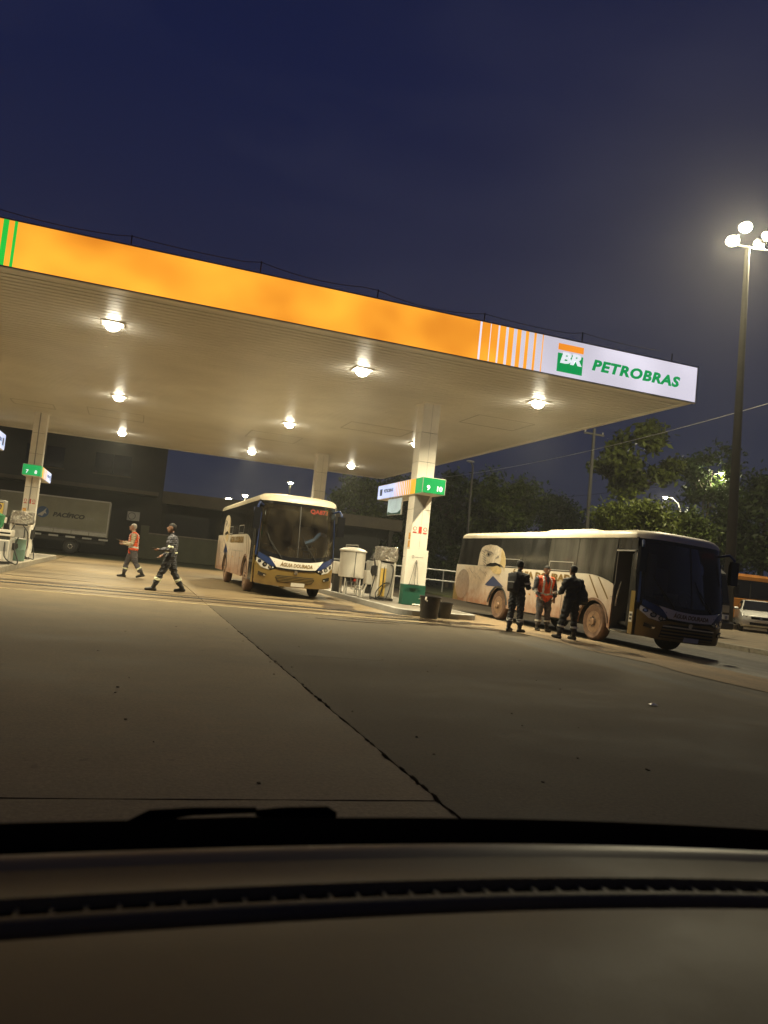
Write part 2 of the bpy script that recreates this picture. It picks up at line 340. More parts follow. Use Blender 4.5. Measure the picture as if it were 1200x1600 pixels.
def slab(x0, x1, y0, y1, m, jr=0., jl=0., seed=0, parent=fc, z=0., gap=.012):
    a, b, c, d = Vector((x0+gap, y0+gap)), Vector((x1-gap, y0+gap)), Vector((x1-gap, y1-gap)), Vector((x0+gap, y1-gap))
    pts = edge(a, b, .006, .4, seed) + edge(b, c, jr or .004, .09 if jr else .4, seed+1) + edge(c, d, .006, .4, seed+2) + edge(d, a, jl or .004, .09 if jl else .4, seed+3)
    return MB().prism([(p.x, p.y) for p in pts], lambda u, v, h: (u, v, z+h), 0, -.05).build('slab', m, parent)
YJ = 9.45
for i, (xa, xb) in enumerate(((-16, -10.2), (-10.2, -4.2), (-4.2, 1.70), (1.70, 7.35))):
    for j, (ya, yb) in enumerate(((-4, 3.84), (3.84, YJ), (YJ, 16.79)) if i < 3 else ((-4, YJ), (YJ, 16.79))):
        slab(xa, xb, ya, yb, m_concrete2 if i == 3 else m_concrete, jr=.010 if i == 2 else 0, jl=.010 if i == 3 else 0, seed=i*30+j*5, gap=.006, z=rnd.uniform(-.002, .002))
# the joint between the two big slabs is broken out: spalled holes along it
sp_ = MB(); rs = random.Random(4)
for k in range(46):
    y = rs.uniform(3.6, 12.6); x = 1.70+rs.uniform(-.012, .012); r = rs.uniform(.006, .022)
    n = 9; sp_.prism([(x+r*.7*rs.uniform(.5, 1.2)*math.cos(2*math.pi*i/n), y+r*3.4*rs.uniform(.6, 1.2)*math.sin(2*math.pi*i/n)) for i in range(n)], lambda u, v, h: (u, v, h), .0045, .003)
sp_.build('spalled_joint', mat('broken_edge', (.02, .016, .011), .95, spec=.0), kind='structure')
for i, (xa, xb) in enumerate(((-16, -10.3), (-10.3, -5.45), (-3.1, 1.70), (1.70, 6.72))):
    for j, (ya, yb) in enumerate(((16.90, 24.0), (24.0, 31.0), (31.0, 44.5))):
        slab(xa, xb, ya, yb, m_floor, seed=200+i*30+j*5)
slab(6.72, 9.2, 16.90, 18.85, m_floor, seed=400)
slab(-5.45, -3.2, 16.90, 18.85, m_floor, seed=410)
slab(6.72, 9.2, 38.9, 44.5, m_floor, seed=420); slab(-5.45, -3.2, 38.9, 44.5, m_floor, seed=430)
sheet('rough_asphalt_strip', [7.36, 8.4, 9.4], -40, 16.9, m_asphalt, -.004, kind='structure')
# tan dust washed along the road edge: an uneven tongue of dirt
def blob_strip(name, pts, m, z, **k):
    mb = MB(); mb.prism(pts, lambda u, v, h: (u, v, gz(u)+h), z, z-.003); return mb.build(name, m, **k)
left = []; right = []
for i in range(70):
    y = -20 + i*.95
    left.append((8.55 + .22*math.sin(y*.6) + .18*math.sin(y*1.7+1) + rs.uniform(-.1, .1) + (.3 if y < 10 else 0), y)); right.append((10.72 + .12*math.sin(y*.8+2) + rs.uniform(-.1, .1), y))
mb = MB(); vs = []
for (a, y), (b, _) in zip(left, right):
    for t in (0, .4, .75, 1): x = a+(b-a)*t; vs.append((x, y, gz(x)+.005))
mb.add(vs, [(i*4+j, i*4+j+1, (i+1)*4+j+1, (i+1)*4+j) for i in range(69) for j in range(3)]); mb.build('dirt_strip', m_dirt, kind='structure')
sheet('side_pavement', [9.2, 9.4, 10.6], 16.9, 60, m_floor, -.004, kind='structure')
# kerb and raised verge on the far side of the road
kb = thing('kerb', None, None, kind='structure')
for i in range(22):
    y = -6 + i*1.52
    MB().bx(17.5, 17.72, y, y+1.505, -.3, -.055, .015).build('kerb_stone', m_kerb, kb)
kb2 = thing('kerb', None, None, kind='structure')
for i in range(24):
    MB().bx(17.8+i*1.6, 17.8+i*1.6+1.585, 38.1, 38.3, -.15, .06, .015).build('kerb_stone', m_kerb, kb2)
sheet('parking_pavement', [17.73, 60], -10, 30.4, mat('pavement', (.20, .155, .10), .8, noise=(1.0, .35), bump=(25, .4, .02), coord='World'), .006, kind='structure')
# stains, wet film and painted line
def splat(cx, cy, rx, ry, seed, n=26, rough=.35):
    q = random.Random(seed); return [(cx+rx*(1+q.uniform(-rough, rough))*math.cos(2*math.pi*i/n), cy+ry*(1+q.uniform(-rough, rough))*math.sin(2*math.pi*i/n)) for i in range(n)]
MB().bx(-16, 6.7, 16.79, 16.90, -.05, .003).build('edge_line', m_paint_y, kind='structure')
for nm, m, cx, cy, rx, ry, sd in (('wet_patch', m_puddle, 7.25, 17.5, .75, .5, 1), ('wet_patch', m_puddle, 8.35, 17.75, .55, .28, 2), ('wet_patch', m_puddle, 7.9, 16.2, .8, .22, 3), ('wet_patch', m_puddle, 6.2, 18.3, .8, .25, 9),
    ('oil_stain', m_stain, 3.7, 17.7, 1.6, .3, 4), ('oil_stain', m_stain, 5.4, 20.2, .5, 1.4, 5), ('oil_stain', m_stain, -1.6, 19.75, 1.5, .34, 6), ('oil_stain', m_stain, 4.6, 15.6, .9, .12, 8), ('oil_stain', m_stain, 2.0, 19.4, 2.0, .10, 31), ('oil_stain', m_stain, 5.0, 18.95, 1.3, .12, 32), ('oil_stain', m_stain, .4, 17.6, 1.7, .09, 33), ('oil_stain', m_stain, 5.7, 16.2, 1.0, .13, 34), ('wet_patch', m_puddle, 6.1, 17.35, .8, .2, 35), ('oil_stain', m_stain, 4.3, 20.9, .9, .25, 36), ('wet_patch', m_puddle, 7.0, 16.4, .9, .12, 37), ('oil_stain', m_stain, -1.9, 21.6, .9, .12, 38), ('oil_stain', m_stain, 9.3, 13.6, .5, 1.1, 39)):
    blob_strip(nm, splat(cx, cy, rx, ry, sd), m, .007, kind='structure')
# drain channel across the forecourt with cast grating
for xa, xb in ((-3.1, 6.6),):
    t = thing('drain_channel', 'cast iron drain grating running across the forecourt under the canopy edge', 'drain', (0, 18.62, 0))
    mb = MB(); mb.bx(xa, xb, -.14, .14, -.02, .0045); mb.build('channel_bed', m_black, t)
    for s in (-1, 1): MB().bx(xa, xb, s*.14-.018, s*.14+.018, -.02, .010).build('rail', m_dark, t)
    g_ = MB(); k = xa+.05
    while k < xb: g_.bx(k, k+.025, -.12, .12, -.01, .009); k += .075
    g_.build('grating_bar_set', m_dark, t, kind='stuff')
# pump islands
def island(name, x0, x1, y0, y1, label):
    t = thing(name, label, 'island', ((x0+x1)/2, (y0+y1)/2, 0)); hx, hy = (x1-x0)/2, (y1-y0)/2
    r = .5; out_ = [(hx-r+r*math.cos(R(a)), -hy+r+r*math.sin(R(a))) for a in range(270, 361, 15)] + [(hx-r+r*math.cos(R(a)), hy-r+r*math.sin(R(a))) for a in range(0, 91, 15)] + [(-hx+r+r*math.cos(R(a)), hy-r+r*math.sin(R(a))) for a in range(90, 181, 15)] + [(-hx+r+r*math.cos(R(a)), -hy+r+r*math.sin(R(a))) for a in range(180, 271, 15)]
    inn = [(x*(1-.14/hx), y*(1-.14/hy)) for x, y in out_]
    n = len(out_); mb = MB()
    mb.loft([[(x, y, -.03) for x, y in out_], [(x, y, .135) for x, y in out_], [(x*.993, y*.998, .15) for x, y in out_], [(x, y, .15) for x, y in inn]], caps=(False, False), smooth=False); mb.build('kerb_edge', m_kerb if x0 < 0 else m_grey, t)
    MB().prism(inn, lambda u, v, h: (u, v, h), .146, .1).build('top_slab', m_islandtop, t); return t
island('pump_island', 6.75, 9.1, 18.9, 38.7, 'dark kerbed pump island carrying the tank and the column numbered 9 10')
island('pump_island', -5.4, -3.12, 18.9, 38.7, 'pale kerbed pump island at the left edge with three dispensers')
# ------------------------------------------------------------------ canopy
CX0, CX1, CY0, CY1, CZ, CF = -24.0, 13.42, 16.53, 42.95, 6.26, .915
can = thing('station_canopy', 'large flat fuel station canopy with glowing orange fascia and slatted white soffit', 'canopy', (0, 0, 0))
mb = MB(); n = int((CY1-CY0-.3)/.24)
for i in range(n):
    y = CY0+.2+i*.24; a, b = CX0, CX1-.15
    mb.add([(a, y, CZ+.045), (b, y, CZ+.045), (b, y+.012, CZ), (a, y+.012, CZ), (a, y+.205, CZ), (b, y+.205, CZ), (a, y+.215, CZ+.045), (b, y+.215, CZ+.045), (a, y+.24, CZ+.045), (b, y+.24, CZ+.045)],
                         [(0, 1, 2, 3), (3, 2, 5, 4), (4, 5, 7, 6), (6, 7, 9, 8)])
mb.build('soffit_slat_set', m_soffit, can, kind='stuff')
MB().bx(CX0, CX1-.05, CY0+.1, CY1-.05, CZ+.05, CZ+.75).build('roof_deck', m_grey, can)
tr = MB(); tr.bx(CX1-.15, CX1, CY0, CY1, CZ-.015, CZ+.04); tr.bx(CX0, CX1-.15, CY1-.15, CY1, CZ-.015, CZ+.04); tr.bx(CX0, CX1-.15, CY0, CY0+.2, CZ-.012, CZ+.04); tr.build('edge_trim', m_white, can)
def fx(u, v): return aty(u, v, CY0).x
x_g, x_s, x_w = fx(25, 380), fx(747, 530), fx(831, 545)
def fas(name, x0, x1, m, dy=0., z0=0., z1=CF, th=.06): return MB().bx(x0, x1, CY0-.06-dy, CY0-.06-dy+th, CZ+z0, CZ+z1).build(name, m, can)
fas('fascia_panel', CX0, x_s, e_orange)['label'] = 'orange backlit fascia panel'
fas('fascia_panel', x_s, CX1, e_white)['label'] = 'white backlit fascia panel with lettering'
fas('stripe', fx(2, 380), fx(11, 380), e_green, .004, th=.004); fas('stripe', fx(20, 380), fx(25, 380), e_green, .004, th=.004)
wst = [(749, .10), (762, .10), (774, .13), (785, .17), (796, .20), (807, .23), (818, .26)]
xs_ = [x_s + (x_w-x_s)*k/7 for k in range(8)]
for k in range(8): fas('stripe', xs_[k]+(.06+.025*k if k else .05), xs_[k]+(.27-.0*k if k < 7 else .26), e_orange, .004, th=.004)
tr2 = MB(); tr2.bx(CX0, CX1+.01, CY0-.075, CY0, CZ-.03, CZ-.001); tr2.bx(CX0, CX1+.01, CY0-.075, CY0, CZ+CF+.001, CZ+CF+.03); tr2.bx(CX1+.001, CX1+.03, CY0-.075, CY0, CZ-.03, CZ+CF+.03); tr2.build('fascia_trim', m_ltgrey, can)
MB().bx(CX1, CX1+.05, CY0+.002, CY1, CZ, CZ+CF).build('fascia_panel', m_white, can); MB().bx(CX0, CX1, CY1, CY1+.05, CZ, CZ+CF).build('fascia_panel', m_white, can)
# logo and name on the white panel
FD = CY0-.064
lx0, lx1 = fx(869, 560), fx(909, 560)
MB().bx(lx0, lx1, FD-.004, FD, CZ+.10, CZ+.56).build('logo_square', e_logogreen, can); MB().bx(lx0+.0, lx1, FD-.004, FD, CZ+.64, CZ+.80).build('logo_bar', e_logobar, can)
put_text('logo_letters', 'BR', e_letter, can, ((lx0+lx1)/2, FD-.007, CZ+.445), (1, 0, 0), (0, 0, 1), .36, width=(lx1-lx0)*.86, bold=.018, shear=.2, ext=.002)
nx0, nx1 = fx(921, 575), fx(1058, 600)
put_text('lettering', 'PETROBRAS', e_logogreen, can, ((nx0+nx1)/2, FD-.004, CZ+.42), (1, 0, 0), (0, 0, 1), .36, width=nx1-nx0, bold=.017, shear=.2, ext=.002, spacing=1.12)
# access hatches of the soffit
for hx_, hy_, sx_, sy_ in ((-1.2, 33.6, 2.2, 2.0), (5.3, 33.2, 2.2, 2.0), (8.2, 27.5, 2.4, 1.6), (-4.4, 34.0, 1.6, 1.2), (10.9, 22.9, 2.0, 1.6)):
    f_ = MB()
    for x0, x1, y0, y1 in ((-sx_/2, sx_/2, -sy_/2, -sy_/2+.02), (-sx_/2, sx_/2, sy_/2-.02, sy_/2), (-sx_/2, -sx_/2+.02, -sy_/2+.02, sy_/2-.02), (sx_/2-.02, sx_/2, -sy_/2+.02, sy_/2-.02)): f_.bx(hx_+x0, hx_+x1, hy_+y0, hy_+y1, CZ-.006, CZ+.03)
    f_.build('access_hatch', m_grey, can)
# security wire along the roof edge
wr = thing('roof_wire', 'thin dark wire sagging between short posts on the canopy roof edge', 'wire', (0, CY0+.45, CZ+.75))
px_ = [-9+2.75*i for i in range(9)]; pth = []
for i, x in enumerate(px_):
    MB().bx(x-.012, x+.012, -.012, .012, 0, .60+.04*math.sin(i*2)).build('post', m_dark, wr)
    if i < 8:
        for k in range(8): t = k/8; pth.append((x+2.75*t, 0, .58+.04*math.sin(i*2) - .16*4*t*(1-t)*(.6+.4*math.sin(i*1.7))))
MB().tube(pth, .008, 5).build('wire', m_dark, wr)
# canopy lights
def canopy_light(x, y, label):
    t = thing('canopy_light', label, 'light', (x, y, CZ), group='square floodlights recessed in the canopy soffit')
    MB().bx(-.26, .26, -.26, .26, -.03, .02, .01).build('housing', m_white, t)
    MB().sphere((0, 0, -.06), (.17, .17, .13), 18, 10).build('lens', e_lamp, t)
    l = bpy.data.lights.new('canopy_lamp', 'AREA'); l.shape = 'DISK'; l.size = .3; l.energy = LAMP_W; l.color = (1., .87, .55); l.spread = R(145)
    o = bpy.data.objects.new('lamp', l); COL.objects.link(o); o.parent = t; o.location = (0, 0, -.20)
row = ('front row', 'middle row', 'back row'); colw = ('unseen left', 'left', 'second from the right', 'rightmost')
for i, x in enumerate((-7.3, -1.02, 5.19, 10.4)):
    for j, y in enumerate((19.27, 29.06, 38.8)):
        canopy_light(x, y, 'bright soffit floodlight, %s of the %s of canopy lights' % (('far left', 'left of the orange span', 'second from the right', 'rightmost')[i], row[j]))
# ------------------------------------------------------------------ columns with their signs
def column(x, y, label, pipe=False, marks=True):
    t = thing('canopy_column', label, 'column', (x, y, 0)); a = .27
    zs = [.1, 1.55, 3.0, 4.45, 5.35, CZ]
    for i in range(5): MB().bx(-a, a, -a, a, zs[i]+.006, zs[i+1]-.004 if i < 4 else CZ+.02, .006).build('cladding_panel', m_cream, t)
    MB().bx(-a+.02, a-.02, -a+.02, a-.02, .05, CZ).build('core', m_dark, t)
    MB().bx(-a-.06, a+.06, -a-.06, a+.06, CZ-.03, CZ+.01).build('collar', m_white, t)
    if pipe: MB().tube([(-.02, -a-.02, 2.0), (-.02, -a-.02, CZ)], .022, 8).build('conduit', m_grey, t)
    else: MB().bx(.02, .026, -a-.003, -a+.01, 1.6, CZ).build('seam', m_grey, t)
    if marks:
        for k, c in enumerate((-.17, .0, .16)):
            p = MB().bx(c-.07, c+.07, -a-.006, -a-.001, 2.28, 2.50).build('placard', m_white, t)
            if k == 1: MB().bx(c-.05, c+.05, -a-.010, -a-.0065, 2.29, 2.49).build('print', m_red, p)
            else:
                q = MB(); q.prism(arc(c, 2.42, .06, 0, 360, 16)[:-1] , lambda u, v, h: (u, h, v), -a-.010, -a-.0065); q.build('print', m_red, p)
                r_ = MB(); r_.prism(arc(c, 2.42, .042, 0, 360, 16)[:-1], lambda u, v, h: (u, h, v), -a-.0125, -a-.0103); r_.build('print', m_white, p)
                MB().bx(c-.06, c+.06, -a-.010, -a-.0065, 2.29, 2.325).build('print', m_red, p)
    return t
c1 = column(8.17, 22.0, 'tall cream clad canopy column with green 9 10 sign and grey diamond')
c2 = column(8.25, 36.33, 'cream canopy column rising behind the bus parked under the canopy')
c3 = column(-4.29, 36.3, 'cream canopy column at left carrying the small green sign and a conduit', pipe=True)
c4 = column(-4.25, 22.0, 'near left canopy column just outside the frame')
# printed diamonds and sticker column of the 9 10 column
mb = MB(); mb.prism([(-.27, 3.5), (.24, 3.5), (.02, 2.98)], lambda u, v, h: (u, h, v), -.276, -.2705); mb.build('printed_triangle', m_grey, c1)
mb = MB(); mb.prism([(-.27, 3.5), (-.27, 2.55), (.0, 3.0), (-.2, 3.4)], lambda u, v, h: (u, h, v), -.2745, -.2705); mb.build('printed_triangle', m_ltgrey, c1)
for c_ in (c1, c3):
    sx = -1 if c_ is c1 else -1
    for k in range(9 if c_ is c1 else 4):
        z = 2.42-k*.235; q = MB().bx(sx*.2765, sx*.271, -.22, -.07, z-.10, z+.10) if c_ is c1 else MB().bx(-.24, -.10, -.276, -.271, z-.30, z-.10)
        q.build('sticker', m_orangeprint if k else m_white, c_)
def pump_sign(x, y, nums, side, label, longy=4.3, flip=False):
    """lit box sign pierced by the column: green end with bay numbers, long faces running to yellow and white"""
    t = thing('bay_number_sign', label, 'sign', (x, y, 3.44)); hw = .35; h = .48; y0 = -1.0; y1 = y0+longy
    MB().bx(-hw+.01, hw-.01, y0+.01, y1-.01, .0, h).build('case', m_white, t)
    f = MB().bx(-hw, hw, y0-.006, y0+.009, .02, h-.02).build('green_face', e_signgreen, t)
    MB().bx(-hw-.012, -hw+.002, y0-.012, y0+.002, 0, h).build('corner_trim', m_ltgrey, t); MB().bx(hw-.002, hw+.012, y0-.012, y0+.002, 0, h).build('corner_trim', m_ltgrey, t)
    put_text('number', nums[0], e_letter, f, (-.17, y0-.010, .16), (1, 0, 0), (0, 0, 1), .2, bold=.006, ext=.002)
    put_text('number', nums[1], e_letter, f, (.17, y0-.010, .16), (1, 0, 0), (0, 0, 1), .2, bold=.006, ext=.002)
    for s in (-1, 1):
        X = lambda d: s*(hw+d)
        def face(nm, a, b, m, d=0.):
            xa, xb = sorted((X(-.009), X(.006+d))) if d == 0 else sorted((X(.0065), X(.0065+d)))
            return MB().bx(xa, xb, y0+a, y0+b, .02, h-.02).build(nm, m, t)
        face('green_side', 0.004, .60, e_signgreen); face('yellow_side', .602, 1.75, e_signyellow); wf = face('white_side', 1.752, longy-.01, e_signwhite)
        for k in range(4): face('stripe', 1.05+.18*k, 1.05+.18*k+.02+.012*k, e_signwhite, .003)
        for k in range(5): face('stripe', 1.80+.17*k, 1.80+.17*k+.09-.016*k, e_signyellow, .003)
        put_text('lettering', 'PETROBRAS', m_signblue, wf, (X(.009), y0+3.15, h*.52), (0, -1 if s < 0 else 1, 0), (0, 0, 1), .15, width=.95, bold=.006, ext=.001)
        q = MB(); xa, xb = sorted((X(.0065), X(.011))); q.bx(xa, xb, y0+3.8, y0+4.05, .12, .34); q.build('logo_square', m_signblue, wf)
    return t
pump_sign(8.19, 22.0, ('9', '10'), -1, 'lit green bay sign numbered 9 and 10 with white end')
pump_sign(8.27, 36.33, ('11', '12'), -1, 'lit green bay sign numbered 12 peeking over the parked bus roof')
pump_sign(-4.29, 36.3, ('7', '8'), 1, 'small lit green bay sign numbered 7 on the left column')
pump_sign(-4.25, 22.0, ('5', '6'), 1, 'lit white end of a bay sign cut by the left frame edge')
pb = thing('hanging_poster', 'small lit white poster hanging under the 9 10 sign beside the column', 'poster', (7.86, 23.4, 2.86))
MB().bx(-.02, .02, -.68, .68, 0, .54).build('frame', m_ltgrey, pb)
q = MB().bx(-.026, -.021, -.66, .66, .02, .52).build('print', backlit('poster_face', (.42, .50, .46), .8, 1.2, 2.), pb)
q = MB(); q.prism([(-.66, .02), (.66, .02), (.60, .12), (.2, .06), (-.4, .07), (-.66, .16)], lambda u, v, h: (h, u, v), -.029, -.0265); q.build('leaf_border', m_green, pb)
for s in (-.3, .3): MB().bx(-.008, .008, s-.008, s+.008, .54, .585).build('hanger', m_steel, pb)
# ------------------------------------------------------------------ island equipment
def hose(parent, pts, r=.018, name='hose'):
    P = [Vector(p) for p in pts]; out_ = []
    for i in range(len(P)-1):
        p0, p1, p2, p3 = P[max(i-1, 0)], P[i], P[i+1], P[min(i+2, len(P)-1)]
        for k in range(6):
            t = k/6; out_.append(.5*((2*p1)+(p2-p0)*t+(2*p0-5*p1+4*p2-p3)*t*t+(3*p1-p0-3*p2+p3)*t**3))
    out_.append(P[-1]); return MB().tube(out_, r, 7).build(name, m_black, parent)
def dispenser(name, x, y, label, body, front, w=.62, d=.5, h=1.66, film=True, face=-1):
    """face: the side (+1/-1 in x) the nozzles hang on"""
    t = thing(name, label, 'fuel pump', (x, y, .15)); z1 = h*.70
    MB().bx(-w/2-.03, w/2+.03, -d/2-.03, d/2+.03, 0, .06).build('plinth', m_dark, t)
    MB().bx(-w/2, w/2, -d/2, d/2, .06, z1, .02).build('cabinet', body, t)
    for s in (-.5, .5): MB().bx(s*w-.03, s*w+.03, -d/2-.03, d/2+.03, .06, z1+.05, .015).build('side_post', front, t)
    MB().bx(-w*.36, w*.36, -d/2-.012, -d/2-.001, .12, z1*.5).build('lower_door', body, t)
    MB().bx(-w*.36, w*.36, -d/2-.012, -d/2-.001, z1*.53, z1*.95).build('upper_door', m_ltgrey, t)
    MB().bx(-w*.30, w*.30, -d/2+.05, d/2-.05, z1, z1+.10).build('neck', m_dark, t)
    if film:
        rr = random.Random(x*7+y); rings = []
        for k, (zz, e) in enumerate(((z1+.05, .03), (z1+.16, .05), (z1+.30, .035), (h-.02, .03), (h, -.03))):
            rings.append([((w/2+e+rr.uniform(-.018, .018))*sx, (d/2+e+rr.uniform(-.018, .018))*sy, zz+rr.uniform(-.012, .012)) for sx, sy in ((-1, -1), (-.5, -1), (0, -1), (.5, -1), (1, -1), (1, -.3), (1, .4), (1, 1), (.4, 1), (-.3, 1), (-1, 1), (-1, .4), (-1, -.3))])
        MB().loft(rings, smooth=False).build('film_wrapped_display', m_foil, t)
    else:
        MB().bx(-w/2, w/2, -d/2, d/2, z1+.10, h, .02).build('display_head', body, t); MB().bx(-w*.4, w*.4, -d/2-.008, -d/2-.001, z1+.17, h-.08).build('screen', m_blackgloss, t)
    s = face
    for k in (-.14, .14):
        b_ = MB().bx(min(s*(w/2+.03), s*(w/2+.09)), max(s*(w/2+.03), s*(w/2+.09)), k-.05, k+.05, z1*.62, z1*.9, .01).build('nozzle_boot', m_dark, t)
        n_ = MB(); n_.tube([(s*(w/2+.11), k, z1*.88), (s*(w/2+.12), k, z1*.72), (s*(w/2+.06), k, z1*.60)], [.022, .03, .014], 8); n_.build('nozzle', m_black, t)
    hose(t, [(s*(w/2+.11), -.14, z1*.88), (s*(w/2+.16), -.18, z1+.1), (s*(w/2+.10), -.24, z1*.7), (s*(w/2+.24), -.34, .12), (s*(w/2+.18), -.4, .03), (s*(w/2-.1), -.36, .2), (s*(w/2-.16), -d/2-.01, z1*.9)])
    return t
dispenser('fuel_pump', 7.62, 23.1, 'fuel pump with silver film over its head beside the 9 10 column', m_ltgrey, m_white, w=.5, d=.55, h=1.66)
for k, (x_, c_) in enumerate(((-.17, m_yellow),)):
    pp = bpy.data.objects['fuel_pump']; MB().bx(-.20, -.02, -.300, -.288, .12, .98).build('yellow_panel', m_yellow, pp); MB().bx(-.20, -.02, -.302, -.288, .985, 1.12).build('label_panel', m_white, pp)
hose(pp, [(.1, -.30, 1.12), (.18, -.36, 1.0), (.12, -.42, .5), (-.05, -.55, .06), (-.28, -.5, .02), (-.34, -.42, .22), (-.1, -.36, .5), (.12, -.30, .55)])
# left island dispensers
d1 = dispenser('fuel_pump', -3.72, 30.0, 'pale fuel pump with looped black hose in front of the left column', m_cream, m_white, w=.62, d=.5, h=1.66, face=1)
hose(d1, [(-.2, -.27, 1.14), (-.27, -.36, .9), (-.3, -.38, .4), (-.1, -.4, .06), (.14, -.4, .06), (.3, -.38, .4), (.27, -.36, .9), (.05, -.3, 1.2)])
d2 = dispenser('fuel_pump', -3.98, 26.0, 'tall white fuel pump with yellow price strip at the left edge', m_ltgrey, m_white, w=.5, d=.55, h=1.85, film=False, face=1)
MB().bx(.10, .22, -.296, -.288, .55, 1.75).build('price_strip', m_yellow, d2)
d3 = dispenser('fuel_pump', -3.46, 24.4, 'low white fuel pump cut off by the left frame edge', m_white, m_ltgrey, w=.5, d=.5, h=.98, film=False, face=1)
cn = thing('waste_drum', 'short green drum standing between the pumps on the left island', 'drum', (-3.42, 27.6, .15))
MB().lathe([(.20, 0), (.21, .03), (.205, .35), (.215, .36), (.205, .38), (.205, .66), (.215, .68), (.20, .70)], n=22).build('shell', mat('pale_green_drum', (.16, .27, .22), .5, noise=(4, .2)), cn)
MB().lathe([(.205, .70), (.215, .72), (.05, .74)], n=22).build('lid', m_ltgrey, cn)
# service cabinet around the foot of the 9 10 column
cb = thing('column_guard_board', 'white board with dark green foot in front of the 9 10 column', 'board', (8.05, 21.45, .15))
MB().bx(-.34, .34, -.02, .02, .60, 1.64).build('white_board', m_cream, cb)
MB().bx(-.35, .35, -.06, .24, .0, .60, .01).build('green_foot', m_green, cb)
MB().bx(-.32, -.28, .02, .2, .6, 1.6).build('side_return', m_cream, cb)
q = MB(); q.tube([(-.13+.035*math.cos(2*math.pi*k/16), -.024, 1.42+.035*math.sin(2*math.pi*k/16)) for k in range(17)], .006, 6); q.build('printed_ring', m_grey, cb); MB().bx(-.06, .2, -.0235, -.0205, 1.405, 1.425).build('printed_line', m_ltgrey, cb)
sq = thing('window_squeegee', 'pair of thin dark squeegee rods leaning on the white board', 'squeegee', (8.02, 21.37, .15))
MB().tube([(-.0, -.03, .60), (.02, .035, 1.32)], .010, 6).build('rod', m_dark, sq); MB().tube([(-.17, -.03, .60), (.0, .035, 1.32)], .007, 6).build('rod', m_dark, sq); MB().tube([(.09, -.03, .62), (.03, .035, 1.30)], .005, 6).build('rod', m_dark, sq)
MB().bx(-.2, .12, -.06, -.02, .585, .61).build('tray', m_dark, sq)
cl_ = thing('white_rag', 'white rags crumpled at the foot of the green board', 'rag', (8.15, 21.2, .15)); rr = random.Random(3)
for k in range(3): MB().sphere((-.14+.13*k, rr.uniform(-.03, .03), .028), (.075, .06, .03), 9, 6).build('fold', m_white, cl_)
# round white tank with pipework
tk = thing('diesel_filter_tank', 'white upright cylindrical tank with domed lid on legs beside the bus', 'tank', (7.13, 25.1, .15))
MB().lathe([(.40, .56), (.43, .58), (.43, 1.42), (.47, 1.43), (.47, 1.47), (.36, 1.53), (.18, 1.575), (.02, 1.585)], n=32).build('vessel', m_white, tk)
MB().tube([(-.02, -.435, .6), (-.02, -.435, 1.42)], .010, 6).build('sight_tube', m_dark, tk)
MB().tube([(-.3, -.1, 1.47), (-.3, -.1, 1.63), (.12, -.1, 1.66), (.12, -.1, 1.56)], .016, 8).build('lid_handle', m_steel, tk)
for k in range(4):
    a = R(45+90*k); MB().tube([(.36*math.cos(a), .36*math.sin(a), .62), (.37*math.cos(a), .37*math.sin(a), 0)], .026, 8).build('leg', m_white, tk)
pw = MB()
for p in ([(-.2, -.3, .0), (-.2, -.3, .42), (.16, -.3, .42), (.16, -.3, .0)], [(-.05, -.34, .42), (-.05, -.34, .2), (.3, -.34, .2), (.3, -.34, .02)], [(0, 0, .56), (0, -.1, .3), (.35, -.2, .3)]): pw.tube(p, .022, 8)
pw.build('pipework', m_ltgrey, tk); MB().cyl((.05, -.32, .50), .05, .09, 12).build('valve', m_red, tk)
fu = thing('pump_unit', 'small white pump unit on splayed legs right of the tank', 'pump unit', (7.50, 24.0, .15))
MB().bx(-.21, .21, -.2, .2, .42, .86, .015).build('lower_case', m_white, fu); MB().bx(-.16, .16, -.16, .16, .865, 1.18, .015).build('upper_case', m_ltgrey, fu)
MB().lathe([(.10, 1.18), (.10, 1.24), (.07, 1.26), (.07, 1.32), (.02, 1.42), (.01, 1.5)], n=14).build('vent_cap', m_dark, fu)
for sx in (-1, 1):
    for sy in (-1, 1): MB().tube([(.17*sx, .15*sy, .45), (.33*sx, .2*sy, .0)], .028, 6).build('leg', m_white, fu)
MB().bx(-.13, .13, -.12, .12, .12, .40).build('motor', m_dark, fu); hose(fu, [(.2, -.1, 1.0), (.30, -.14, .8), (.22, -.22, .4), (.3, -.3, .08), (.4, -.32, .02), (.48, -.3, .02)])
kz = thing('meter_box', 'narrow white meter box between the bus and the tank', 'box', (6.98, 26.4, .15))
MB().bx(-.14, .14, -.13, .13, .62, 1.05, .01).build('case', m_white, kz); MB().bx(-.11, .11, -.1, .1, 0, .62).build('stand', m_dark, kz)
kz2 = thing('guard_post', 'thin grey guard post between the meter box and the tank', 'post', (6.98, 25.75, .15)); MB().tube([(0, 0, 0), (0, 0, .95), (0, 0, 1.0)], [.05, .05, .03], 12).build('tube', m_grey, kz2); MB().cyl((0, 0, .02), .09, .04, 14).build('flange', m_dark, kz2)
